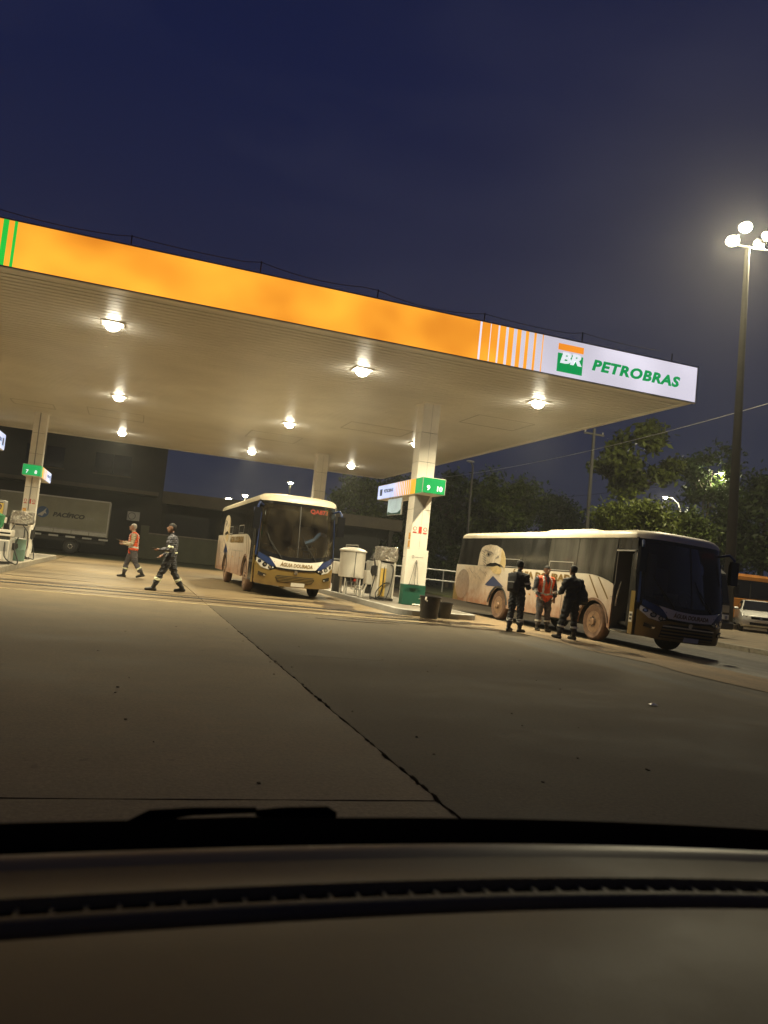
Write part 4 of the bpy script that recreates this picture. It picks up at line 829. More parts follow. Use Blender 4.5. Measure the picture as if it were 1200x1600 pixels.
for xx in (-4.0, 1.0):
    for yy, s in ((.18, -1), (2.2, 1)):
        w0 = wheel(tq, 0, 0, -1, False, .46, .28)
        w0.rotation_euler = (0, 0, R(90) if s < 0 else R(-90)); w0.location = (xx, yy, 0)
# ------------------------------------------------------------------ buildings at the back left
m_wallb = mat('dark_render_wall', (.042, .038, .029), .85, noise=(.8, .25))
m_wallg = mat('pale_green_wall', (.13, .13, .082), .8, noise=(.9, .18))
m_roofb = mat('roof_fascia', (.10, .08, .05), .7, noise=(1.2, .2))
m_opening = mat('dark_shutter', (.022, .021, .019), .6, noise=(2, .2))
bd = thing('workshop_building', 'tall dark workshop building behind the box truck', 'building', (-12, 57, 0))
MB().bx(-16, 13.75, 0, 14, 0, 9.6).build('wall', m_wallb, bd); MB().bx(-16.2, 13.85, -.25, 14.2, 9.6, 9.9).build('roof', m_roofb, bd)
MB().bx(-10, 13.4, -2.2, -.0, 4.35, 4.6).build('awning', m_roofb, bd)
for k in range(5):
    x = -9+k*4.4; d = MB().bx(x, x+3.4, -.05, -.001, .02, 3.3).build('roller_door', m_opening, bd)
    for j in range(10): MB().bx(x+.02, x+3.38, -.075, -.0505, .1+j*.32, .36+j*.32).build('slat', m_opening, d)
    w_ = MB().bx(x+.4, x+2.8, -.04, -.001, 5.6, 7.0).build('window', m_blackgloss, bd); MB().bx(x+.32, x+2.88, -.08, -.001, 5.5, 5.58).build('sill', m_roofb, w_); MB().bx(x+1.57, x+1.63, -.06, -.041, 5.6, 7.0).build('mullion', m_dark, w_)
ac = thing('air_conditioner', 'small white air conditioner unit on the wall above the walking men', 'air conditioner', (-.05, 56.6, 2.55))
MB().bx(-.42, .42, -.05, .35, 0, .62, .02).build('case', m_ltgrey, ac); f_ = MB(); f_.tube([(-.1+.23*math.cos(2*math.pi*k/20), -.06, .31+.23*math.sin(2*math.pi*k/20)) for k in range(21)], .02, 6); f_.build('fan_ring', m_dark, ac)
for s in (-.3, .3): MB().bx(s-.03, s+.03, -.02, .39, -.06, -.001).build('bracket', m_dark, ac)
wb = thing('low_building', 'long low building with brown roof band behind the walking men', 'building', (9, 60, 0))
MB().bx(-7.2, 11, 0, 9, 0, 4.7).build('wall', m_wallb, wb); MB().bx(-7.24, 11.5, -1.3, 9.4, 4.1, 5.0).build('roof', m_roofb, wb)
for k, (a, b) in enumerate(((-7.0, -3.0), (-2.6, 1.6), (2.0, 6.2), (6.6, 10.6))):
    d = MB().bx(a, b, -.06, -.001, .6, 3.4).build('roller_door', m_opening, wb)
    for j in range(8): MB().bx(a+.02, b-.02, -.085, -.0605, .65+j*.34, .95+j*.34).build('slat', m_opening, d)
for k in range(5): MB().bx(-7.1+k*4.4, -6.8+k*4.4, -1.2, -.9, 0, 4.1).build('post', m_wallb, wb)
wl = thing('boundary_wall', 'pale green low wall between the men and the low building', 'wall', (8, 56.2, 0))
MB().bx(-6.9, 3.6, 0, .2, 0, 1.75).build('wall_body', m_wallg, wl); MB().bx(-6.95, 3.65, -.05, .25, 1.75, 1.83).build('coping', m_kerb, wl); MB().bx(-7.45, -6.9, -.1, .4, 0, 2.3).build('gate_pier', m_wallg, wl)
# ------------------------------------------------------------------ white hatchback, dark lorry and orange bus on the right
def car(loc, rz, label):
    t = thing('parked_car', label, 'car', loc, rz)           # nose toward -y
    m_car = mat('car_white', (.72, .70, .64), .25, coat=.6, noise=(1, .04)); W = .86
    st = [(-2.0, .70, .32, .62, .60), (-1.93, .80, .26, .74, .72), (-1.6, W, .22, .86, .80), (-1.0, W, .22, .96, .82), (-.75, W, .22, .99, .82), (.3, W, .22, 1.0, .82), (1.2, W, .22, 1.0, .82), (1.75, W*.97, .24, .98, .80), (1.95, .78, .30, .80, .74)]
    rings = [[(-w*.9, y, zb), (w*.9, y, zb), (w, y, zb+.14), (w, y, (zb+zt)/2+.05), (wt, y, zt), (wt*.5, y, zt+.03), (-wt*.5, y, zt+.03), (-wt, y, zt), (-w, y, (zb+zt)/2+.05), (-w, y, zb+.14)] for y, w, zb, zt, wt in st]
    MB().loft(rings).build('body', m_car, t, sharp=40)
    cab = [(-.98, .74, .98, .80), (-.15, .60, 1.40, .80), (.35, .60, 1.45, .80), (1.1, .58, 1.42, .80), (1.7, .66, 1.02, .78)]
    MB().loft([[(-wb, y, .94), (wb, y, .94), (wt, y, zt), (wt*.6, y, zt+.03), (-wt*.6, y, zt+.03), (-wt, y, zt)] for y, wt, zt, wb in [(c[0], c[1], c[2], c[3]) for c in cab]]).build('cabin', m_car, t, sharp=40)
    def fq(nm, pts, m, p=t): mb = MB(); mb.add([Vector(p_) for p_ in pts]+[Vector(p_)+Vector((0, .03, -.01)) for p_ in pts], [(0, 1, 2, 3), (7, 6, 5, 4), (0, 4, 5, 1), (1, 5, 6, 2), (2, 6, 7, 3), (3, 7, 4, 0)]); return mb.build(nm, m, p)
    fq('windscreen', [(-.70, -1.02, 1.03), (.70, -1.02, 1.03), (.56, -.22, 1.43), (-.56, -.22, 1.43)], m_blackgloss)
    for s in (-1, 1):
        mb = MB(); mb.add([(s*.80, -.70, 1.01), (s*.80, 1.3, 1.01), (s*.625, .95, 1.40), (s*.625, -.10, 1.40), (s*.77, -.70, 1.01), (s*.77, 1.3, 1.01), (s*.6, .95, 1.40), (s*.6, -.10, 1.40)], [(0, 1, 2, 3), (7, 6, 5, 4), (0, 4, 5, 1), (1, 5, 6, 2), (2, 6, 7, 3), (3, 7, 4, 0)]); mb.build('side_window', m_blackgloss, t)
        h_ = fq('headlight', [(s*.42, -1.975, .66), (s*.76, -1.88, .70), (s*.79, -1.76, .82), (s*.48, -1.90, .75)], m_blackgloss); MB().sphere((s*.60, -1.93, .72), .05, 10, 6).build('lamp', m_head, h_)
        m_ = MB().box((s*.95, -.62, 1.02), (.2, .12, .13), None, .03).build('mirror', m_car, t)
        f_ = MB().bx(s*.62-.09, s*.62+.09, -1.985, -1.90, .38, .48, .01).build('fog_light', m_blackgloss, t)
        for yy in (-1.25, 1.2): wheel(t, s*.76, yy, s, False, .31, .2)
    MB().bx(-.40, .40, -2.02, -1.94, .60, .70, .015).build('grille', m_blackgloss, t); MB().bx(-.42, .42, -2.03, -1.95, .715, .735, .005).build('grille_chrome', m_chrome, t)
    MB().bx(-.46, .46, -2.015, -1.93, .34, .46, .015).build('lower_intake', m_blackgloss, t); MB().cyl((0, -2.03, .665), .06, .02, 16, 'y').build('badge', m_chrome, t); MB().bx(-.2, .2, -2.035, -2.01, .49, .58).build('number_plate', m_white, t)
    MB().tube([(0, .9, 1.47), (0, 1.1, 1.62)], .006, 5).build('antenna', m_black, t)
    return t
pc = gnd(1181, 989, -.064); car((pc.x+1.35, pc.y+1.45, -.064), R(-38), 'white hatchback parked nose out beyond the road at the right edge')
def lorry(loc, label):
    t = thing('parked_lorry', label, 'lorry', loc); mc = mat('lorry_body', (.04, .037, .032), .5, noise=(2, .2)); mp_ = mat('lorry_pale_panel', (.33, .30, .23), .5, noise=(3, .15)); W = 1.15
    MB().loft([[(-W, 0.12, z0), (-W*.9, 0, z0), (W*.9, 0, z0), (W, .12, z0), (W, 2.0, z0), (-W, 2.0, z0)] for z0 in (.35,)] + [[(-W, .12, 1.15), (-W*.9, 0, 1.15), (W*.9, 0, 1.15), (W, .12, 1.15), (W, 2.0, 1.15), (-W, 2.0, 1.15)]] + [[(-W*.95, .34, 2.25), (-W*.85, .22, 2.25), (W*.85, .22, 2.25), (W*.95, .34, 2.25), (W*.95, 2.0, 2.25), (-W*.95, 2.0, 2.25)], [(-W*.9, .6, 2.45), (-W*.8, .5, 2.45), (W*.8, .5, 2.45), (W*.9, .6, 2.45), (W*.9, 2.0, 2.45), (-W*.9, 2.0, 2.45)]], smooth=False).build('cab', mc, t)
    mb = MB(); mb.add([(-W*.84, -.012, 1.22), (W*.84, -.012, 1.22), (W*.8, .19, 2.18), (-W*.8, .19, 2.18), (-W*.84, .03, 1.22), (W*.84, .03, 1.22), (W*.8, .23, 2.18), (-W*.8, .23, 2.18)], [(0, 1, 2, 3), (7, 6, 5, 4), (0, 4, 5, 1), (1, 5, 6, 2), (2, 6, 7, 3), (3, 7, 4, 0)]); mb.build('windscreen', m_blackgloss, t)
    MB().bx(-W*.86, W*.86, -.05, .0, .88, 1.14, .02).build('pale_panel', mp_, t); MB().bx(-.6, .6, -.055, -.001, .60, .84).build('grille', m_black, t)
    for k in range(3): MB().bx(-.58, .58, -.07, -.056, .63+.07*k, .66+.07*k).build('grille_bar', m_grey, t)
    MB().bx(-W, W, -.14, .1, .30, .56, .04).build('bumper', mc, t); MB().bx(-.3, .3, -.155, -.141, .38, .48).build('number_plate', mp_, t)
    for s in (-1, 1):
        h_ = MB().box((s*.82, -.03, .72), (.3, .08, .18), None, .02).build('headlight', m_head, t); MB().cyl((s*.82, -.075, .72), .06, .02, 12, 'y').build('lamp', m_chrome, h_)
        a = thing('mirror', None, None); a.parent = t; MB().tube([(s*W*.95, .3, 2.1), (s*(W+.2), .12, 2.0), (s*(W+.22), .1, 1.6)], .018, 6).build('mirror_arm', m_black, a); MB().box((s*(W+.22), .12, 1.75), (.2, .08, .4), None, .02).build('mirror_case', m_black, a)
        MB().tube([(s*.5-.2, -.03, 1.22), (s*.5+.1, .03, 1.55)], .012, 5).build('wiper', m_black, t)
        for yy in (.95, 4.6): wheel(t, s*.98, yy, s, False, .46, .26)
    MB().bx(-1.15, 1.15, 2.15, 6.4, .95, 2.55, .03).build('load_body', mc, t); MB().bx(-.5, .5, .6, 6.3, .5, .94).build('chassis', m_black, t)
    return t
pl_ = gnd(1119, 998, -.064); lorry((pl_.x+.35, pl_.y+1.0, -.064), 'dark lorry with pale front panel half hidden behind the eagle bus')
ob = thing('orange_bus', 'orange bus with dark windows parked behind the white hatchback', 'bus', (37.0, 34.2, -.065)); m_or = mat('bus_orange', (.50, .20, .035), .4, noise=(1.5, .15), coat=.2)
MB().bx(-6.2, 6, 0, 2.4, .45, 1.55, .04).build('lower_body', m_or, ob); MB().bx(-6.1, 5.9, .04, 2.36, 1.555, 2.55).build('cabin', m_dark, ob); MB().loft([[(-6.2, 0, 2.56), (6, 0, 2.56), (6, 2.4, 2.56), (-6.2, 2.4, 2.56)], [(-6.2, 0, 2.75), (6, 0, 2.75), (6, 2.4, 2.75), (-6.2, 2.4, 2.75)], [(-5.9, .3, 2.9), (5.8, .3, 2.9), (5.8, 2.1, 2.9), (-5.9, 2.1, 2.9)]], smooth=False).build('roof', m_or, ob)
for k in range(8): MB().bx(-5.9+k*1.45, -4.55+k*1.45, .015, .039, 1.6, 2.5).build('side_window', m_blackgloss, ob)
MB().bx(-6.26, -6.11, .2, 2.2, 1.5, 2.5).build('windscreen', m_blackgloss, ob)
for xx in (-4.2, 2.8):
    for yy, s in ((.15, 1), (2.25, -1)):
        w0 = wheel(ob, 0, 0, -1, False, .46, .28); w0.rotation_euler = (0, 0, R(90*s)); w0.location = (xx, yy, 0)
ks = thing('roof_shelter', 'pale shelter roof behind the dark lorry', 'shelter', (31.5, 40.5, -.065)); MB().bx(-3.2, 3, -1, 1, 3.1, 3.25).build('roof_sheet', m_ltgrey, ks); MB().bx(-3.0, 2.2, -1.1, -1.0, 2.72, 2.9).build('roof_edge', m_ltgrey, ks)
for s in (-2.8, 2.6):
    for q_ in (-.9, .9): MB().bx(s-.06, s+.06, q_-.06, q_+.06, 0, 3.1).build('post', m_grey, ks)
# ------------------------------------------------------------------ guard rails behind the column
gr_ = thing('guard_rail', 'white two-rail pipe guard rail on the verge between column and eagle bus', 'railing', (19.5, 47.0, -.07))
for z in (.72, 1.4): MB().tube([(-9, 0, z), (12, 0, z)], .055, 8).build('rail', m_ltgrey, gr_)
for k in range(8): MB().tube([(-8.6+2.9*k, 0, -.02), (-8.6+2.9*k, 0, 1.43)], .05, 8).build('post', m_ltgrey, gr_)
sheet('back_road', [10.6, 14.4, 17.5], 44, 46, m_road, .004, kind='structure')
# ------------------------------------------------------------------ lamp mast and other poles
e_flood = lampmat('floodlight_lens', (1., .88, .56), 160)
m_pole = mat('concrete_pole', (.045, .040, .031), .8, noise=(3, .2)); m_poled = mat('dark_pole', (.07, .068, .06), .7, noise=(3, .2))
def lamp(kind, parent, loc, energy, col, size=.25, spot=None, aim=None):
    l = bpy.data.lights.new('lamp', kind); l.energy = energy; l.color = col
    if kind == 'POINT': l.shadow_soft_size = size
    if kind == 'SPOT': l.shadow_soft_size = size; l.spot_size = spot; l.spot_blend = .6
    o = bpy.data.objects.new('lamp', l); COL.objects.link(o); o.parent = parent; o.location = loc
    if aim is not None: o.rotation_euler = Vector(aim).to_track_quat('-Z', 'Y').to_euler()
    return o
MX, MY = 26.95, 30.0
ms = thing('floodlight_mast', 'tall lamp mast with a cluster of blazing floodlights at the right edge', 'lamp mast', (MX, MY, -.07))
MB().tube([(.3, 0, 0), (.1, 0, 9), (-.1, 0, 18.6)], [.26, .2, .12], 14).build('pole', m_pole, ms)
MB().cyl((.3, 0, .1), .45, .3, 16).build('base', m_kerb, ms)
MB().tube([(-1.2, 0, 18.55), (1.1, 0, 18.75)], .05, 8).build('cross_arm', m_steel, ms)
for u, v in ((1165, 355), (1145, 376), (1200, 368), (1187, 381)):
    p = aty(u, v, MY-.25) - Vector((MX, MY, -.07)); f_ = thing('floodlight', None, None); f_.parent = ms; f_.location = p
    aim = (Vector((-.5, -.55, -.67)) if u in (1165, 1145) else Vector((-.25, .55, -.8))).normalized(); rot = aim.to_track_quat('-Z', 'Y').to_matrix()
    MB().box((0, 0, .10), (.50, .40, .18), None, .03).build('housing', m_dark, f_); MB().sphere((0, 0, -.04), (.30, .25, .20), 18, 10).build('lens', e_flood, f_)
    for ch in [c for c in bpy.data.objects if c.parent == f_]: ch.rotation_euler = rot.to_euler()
    MB().tube([(0, .0, .2), (0, .2, .3)], .03, 6).build('bracket', m_steel, f_)
    lamp('SPOT', f_, aim*.30, 3000 if u in (1165, 1145) else 7000, (1., .87, .55), .25, R(160), aim)
def street_lamp(name, base, pts, label, lit=None, r=(.09, .05), e=0, mt=None):
    t = thing(name, label, 'street lamp', base); b = Vector(base)
    P = [Vector(p)-b for p in pts]; n = len(P); MB().tube(P, [r[0]+(r[1]-r[0])*i/(n-1) for i in range(n)], 10).build('pole', mt or m_poled, t)
    MB().cyl((0, 0, .08), r[0]*2, .16, 12).build('base', m_kerb, t)
    h_ = P[-1]; MB().sphere(h_, (.34, .16, .09), 12, 7).build('lamp_head', m_grey, t)
    if lit: MB().sphere(h_-Vector((0, 0, .07)), (.20, .16, .14), 12, 8).build('lens', lampmat('street_lamp_lens', lit, 120), t); lamp('POINT', t, h_-Vector((0, 0, .3)), e, lit, .12)
    return t
def on(u, v, y): return aty(u, v, y)
b_ = on(731, 860, 52); street_lamp('street_lamp', (b_.x, 52, -.07), [(b_.x, 52, -.07), on(733, 800, 52), on(738, 740, 52), on(739, 728, 52), on(735, 721, 52)], 'slim dark pole with curved top rising beside the canopy corner')
b_ = on(1063, 850, 60); street_lamp('street_lamp', (b_.x, 60, -.07), [(b_.x, 60, -.07), on(1064, 830, 60), on(1064, 800, 60), on(1060, 786, 60), on(1050, 777, 60), on(1040, 776, 60)], 'curved street lamp glowing above the low trees behind the eagle bus', (1., .92, .7), e=900, mt=mat('pale_pole', (.4, .37, .3), .6))
b_ = on(916, 850, 46); t = thing('utility_pole', 'dark utility pole standing in front of the tall tree', 'pole', (b_.x, 46, -.07)); tp = on(929, 668, 46); MB().tube([(0, 0, 0), (tp.x-b_.x, 0, tp.z)], [.16, .1], 10).build('pole', m_poled, t); MB().box((tp.x-b_.x, 0, tp.z-.4), (1.6, .1, .12)).build('cross_arm', m_poled, t)
for s in (-.7, 0, .7): MB().lathe([(.03, 0), (.06, .04), (.04, .08), (.06, .12), (.02, .16)], (tp.x-b_.x+s, 0, tp.z-.34), 10).build('insulator', m_ltgrey, t)
b_ = on(1112, 860, 50); street_lamp('street_lamp', (b_.x, 50, -.07), [(b_.x, 50, -.07), on(1098, 790, 50), on(1104, 752, 50), on(1116, 740, 50), on(1128, 738, 50)], 'street lamp buried in brightly lit leaves at the right', (1., .95, .62), e=700)
# floodlights on poles behind the bus under the canopy
for k, (u, v, y, lb) in enumerate(((454, 755, 66, 'lit yellow lamp on a pole above the roof of the canopy bus'), (383, 775, 64, 'lit lamp just above the rear roof of the canopy bus'), (357, 780, 63, 'lit lamp at the low building roof end, leftmost behind the canopy bus'))):
    p = on(u, v, y); street_lamp('street_lamp', (p.x, y, -.035), [(p.x, y, -.035), (p.x, y, p.z*.6), (p.x, y, p.z+.1)], lb, (1., .88, .5) if k == 0 else (1., .93, .68), e=500)
# overhead cables
cb_ = thing('overhead_cable', 'thin pale cable rising to the right behind the canopy corner', 'cable', (28.8, 30, 0))
A, B = on(1230, 622, 30), on(690, 746, 62); pts = [(A+(B-A)*k/16) - Vector((0, 0, .5*4*(k/16)*(1-k/16))) - Vector((28.8, 30, 0)) for k in range(17)]; MB().tube(pts, .022, 5).build('strand', m_ltgrey, cb_)
cb_ = thing('overhead_cable', 'lower dark cable crossing the trees beside the 9 10 sign', 'cable', (20, 52, 0))
A, B = on(1230, 730, 46), on(660, 788, 60); pts = [(A+(B-A)*k/16) - Vector((0, 0, .6*4*(k/16)*(1-k/16))) - Vector((20, 52, 0)) for k in range(17)]; MB().tube(pts, .018, 5).build('strand', m_dark, cb_)
# ------------------------------------------------------------------ trees
def leafmat(name, col):
    m = bpy.data.materials.new(name); m.use_nodes = True; t = m.node_tree; b = t.nodes['Principled BSDF']
    b.inputs['Roughness'].default_value = .5; b.inputs['Specular IOR Level'].default_value = .35
    g = t.nodes.new('ShaderNodeNewGeometry'); r = t.nodes.new('ShaderNodeValToRGB')
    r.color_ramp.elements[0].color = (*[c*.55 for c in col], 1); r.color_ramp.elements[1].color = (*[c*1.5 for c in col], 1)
    t.links.new(g.outputs['Random Per Island'], r.inputs[0]); t.links.new(r.outputs[0], b.inputs['Base Color'])
    tl = t.nodes.new('ShaderNodeBsdfTranslucent'); t.links.new(r.outputs[0], tl.inputs[0]); mx = t.nodes.new('ShaderNodeMixShader'); mx.inputs[0].default_value = .3
    o = t.nodes['Material Output']; t.links.new(b.outputs[0], mx.inputs[1]); t.links.new(tl.outputs[0], mx.inputs[2]); t.links.new(mx.outputs[0], o.inputs[0]); return m
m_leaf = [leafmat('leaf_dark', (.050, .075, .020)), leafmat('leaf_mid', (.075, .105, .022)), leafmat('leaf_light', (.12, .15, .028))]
m_bark = mat('bark', (.10, .08, .055), .9, noise=(6, .4), bump=(12, .6, .03))
def tree(u, y, vt, vb, wpx, label, kind=1, leaves=3600, clusters=34, seed=0, group=None, ls=.19, trunk_r=.2, name='tree', openness=.5, flat=1.):
    g = np.random.default_rng(seed); base = aty(u, 880, y); x = base.x; zt = aty(u, vt, y).z; zb = max(.4, aty(u, vb, y).z); rad = wpx/2*math.hypot(x, y)/FPX*1.0
    t = thing(name, label, 'tree' if name != 'bush' else 'bush', (x, y, -.07), group=group)
    H = (zt+zb)/2; hv = (zt-zb)/2
    mb = MB(); top = Vector((g.uniform(-.3, .3), g.uniform(-.3, .3), zt*.86)); mid = Vector((g.uniform(-.25, .25), 0, zb*.6))
    mb.tube([(0, 0, 0), mid*.5, mid, (mid+top)/2 + Vector((g.uniform(-.2, .2), 0, 0)), top], [trunk_r*1.25, trunk_r, trunk_r*.85, trunk_r*.6, trunk_r*.15], 8)
    cs = []
    for k in range(clusters):
        d = g.normal(size=3); d /= np.linalg.norm(d); rr = g.uniform(.35, 1.) ** .6
        cs.append((d[0]*rad*rr, d[1]*rad*rr*.9, H+.07+d[2]*hv*rr))
    cs = np.array(cs)
    for k in range(min(clusters, 9)):
        c = Vector(cs[k]); s = mid + (top-mid)*float(np.clip((c.z-zb*.6)/(max(zt*.86-zb*.6, .5))*.7, 0, .9)); q = (s+c)/2 + Vector((0, 0, -.15*rad))
        mb.tube([s, q, c], [trunk_r*.42, trunk_r*.26, trunk_r*.08], 6)
    mb.build('trunk', m_bark, t)
    n = int(leaves*(1.7 if ls > .15 else 2.8)); ci = g.integers(0, clusters, n); sg = rad*.24*openness*2*g.uniform(.55, 1.15, clusters)[ci][:, None]*np.array([1, 1, .72])
    P = cs[ci] + g.normal(size=(n, 3))*sg
    a = g.normal(size=(n, 3)); a /= np.linalg.norm(a, axis=1)[:, None]; b = np.cross(a, g.normal(size=(n, 3))); b /= np.linalg.norm(b, axis=1)[:, None]
    L = ls*g.uniform(.6, 1.4, n)[:, None]
    V = np.stack([P-a*L, P+b*L*.45, P+a*L, P-b*L*.45], 1).reshape(-1, 3)
    V[:, 2] = np.maximum(V[:, 2], .05)
    me = bpy.data.meshes.new('crown'); me.vertices.add(n*4); me.vertices.foreach_set('co', V.ravel()); me.loops.add(n*4); me.loops.foreach_set('vertex_index', np.arange(n*4, dtype=np.int32))
    me.polygons.add(n); me.polygons.foreach_set('loop_start', np.arange(0, n*4, 4, dtype=np.int32)); me.update(); me.validate()
    me.materials.append(m_leaf[kind]); link('crown', me, t); return t
TR = [ # u, depth, top, bottom, width px, kind, leaves, clusters, label, extra
 (548, 63, 742, 850, 80, 1, 3000, 26, 'dark leafy tree between the canopy bus and the tank', {}),
 (600, 72, 748, 860, 110, 0, 4200, 36, 'dark tree directly behind the fuel pump and hanging poster', {}),
 (700, 64, 742, 870, 105, 0, 4200, 36, 'dark tree just right of the 9 10 column', {}),
 (775, 58, 742, 850, 110, 1, 5200, 40, 'broad round tree above the rear of the eagle bus', {}),
 (848, 66, 768, 850, 85, 0, 3200, 28, 'lower dark tree above the middle of the eagle bus', {}),
 (660, 84, 770, 870, 150, 0, 4000, 36, 'far dark tree seen on both sides of the 9 10 column', {}),
 (905, 74, 790, 860, 110, 0, 3200, 30, 'far dark tree behind the utility pole', {}),
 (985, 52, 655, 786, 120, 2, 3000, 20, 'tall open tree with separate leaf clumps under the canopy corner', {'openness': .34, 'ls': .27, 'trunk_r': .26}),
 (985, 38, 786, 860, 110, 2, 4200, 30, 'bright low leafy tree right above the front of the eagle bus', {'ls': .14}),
 (1055, 42, 800, 870, 110, 1, 3800, 30, 'mid green tree between the eagle bus front and the mast', {'ls': .14}),
 (1100, 50.6, 695, 800, 95, 0, 2400, 20, 'thin dark tree whose right side glows around a lamp', {'openness': .42}),
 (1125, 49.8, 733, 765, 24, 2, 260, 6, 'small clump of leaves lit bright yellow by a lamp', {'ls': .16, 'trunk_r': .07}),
 (1120, 58, 800, 890, 130, 0, 4200, 36, 'dense dark tree behind the dark lorry', {}),
 (1190, 47, 745, 890, 130, 0, 5200, 42, 'large dark tree behind the orange bus at the right edge', {}),
 (712, 56, 855, 895, 55, 0, 1500, 14, 'round dark bush between the column and the eagle bus tail', {'name': 'bush', 'trunk_r': .08}),
 (630, 60, 850, 900, 90, 0, 2000, 18, 'dark bush behind the fuel pump and tank', {'name': 'bush', 'trunk_r': .08}),
 (480, 78, 790, 870, 120, 0, 2400, 24, 'dark tree far behind the bus under the canopy', {}),
]
for i, (u, y, vt, vb, wp, kd, n, c, lb, ex) in enumerate(TR): tree(u, y, vt, vb, wp, lb, kd, n, c, seed=11+i, group='trees behind the station', **ex)
# far wood closing the horizon
g = np.random.default_rng(5); n = 26000; xx = g.uniform(8, 190, n); hh = 4.6+1.5*np.sin(xx*.21)+1.0*np.sin(xx*.57+1); P = np.stack([xx, 118+g.normal(0, 3, n), g.uniform(0, 1, n)**.7*hh], 1)
a = g.normal(size=(n, 3)); a /= np.linalg.norm(a, axis=1)[:, None]; b = np.cross(a, g.normal(size=(n, 3))); b /= np.linalg.norm(b, axis=1)[:, None]; L = .55*g.uniform(.6, 1.4, n)[:, None]
V = np.stack([P-a*L, P+b*L*.5, P+a*L, P-b*L*.5], 1).reshape(-1, 3)
me = bpy.data.meshes.new('far_wood'); me.from_pydata([tuple(v) for v in V], [], [(4*i, 4*i+1, 4*i+2, 4*i+3) for i in range(n)]); me.materials.append(m_leaf[0]); link('far_wood', me, label='dark far wood closing the horizon behind the station', cat='wood', kind='stuff')
# ------------------------------------------------------------------ people
m_skin = mat('skin', (.22, .115, .07), .55); m_skin2 = mat('skin_light', (.36, .20, .13), .55)
m_navy = mat('dark_workwear', (.040, .042, .048), .8, noise=(9, .25), bump=(14, .6, .02)); m_navy2 = mat('blue_grey_workwear', (.085, .085, .10), .8, noise=(9, .2), bump=(14, .6, .02)); m_black2 = mat('black_workwear', (.027, .028, .032), .75, noise=(9, .3), bump=(14, .6, .02))
m_beige = mat('pale_shirt', (.52, .44, .31), .8, noise=(8, .12), bump=(14, .5, .02)); m_vest = mat('orange_vest', (.80, .115, .03), .65, noise=(8, .15)); m_boot = mat('boot_leather', (.02, .018, .016), .5)
m_band = mat('reflective_band', (.75, .76, .55), .35); m_bandsil = mat('reflective_silver', (.62, .62, .58), .35); m_hairg = mat('grey_hair', (.40, .38, .35), .8); m_hairk = mat('black_hair', (.012, .011, .010), .7); m_gshirt = mat('green_shirt', (.05, .22, .09), .75, noise=(8, .2)); m_trgrey = mat('grey_trousers', (.10, .095, .105), .8, noise=(9, .2), bump=(14, .5, .02))
m_phone = mat('phone_black', (.02, .02, .022), .2)
def rotx(p, a): c, s = math.cos(a), math.sin(a); return Vector((p.x, p.y*c-p.z*s, p.y*s+p.z*c))
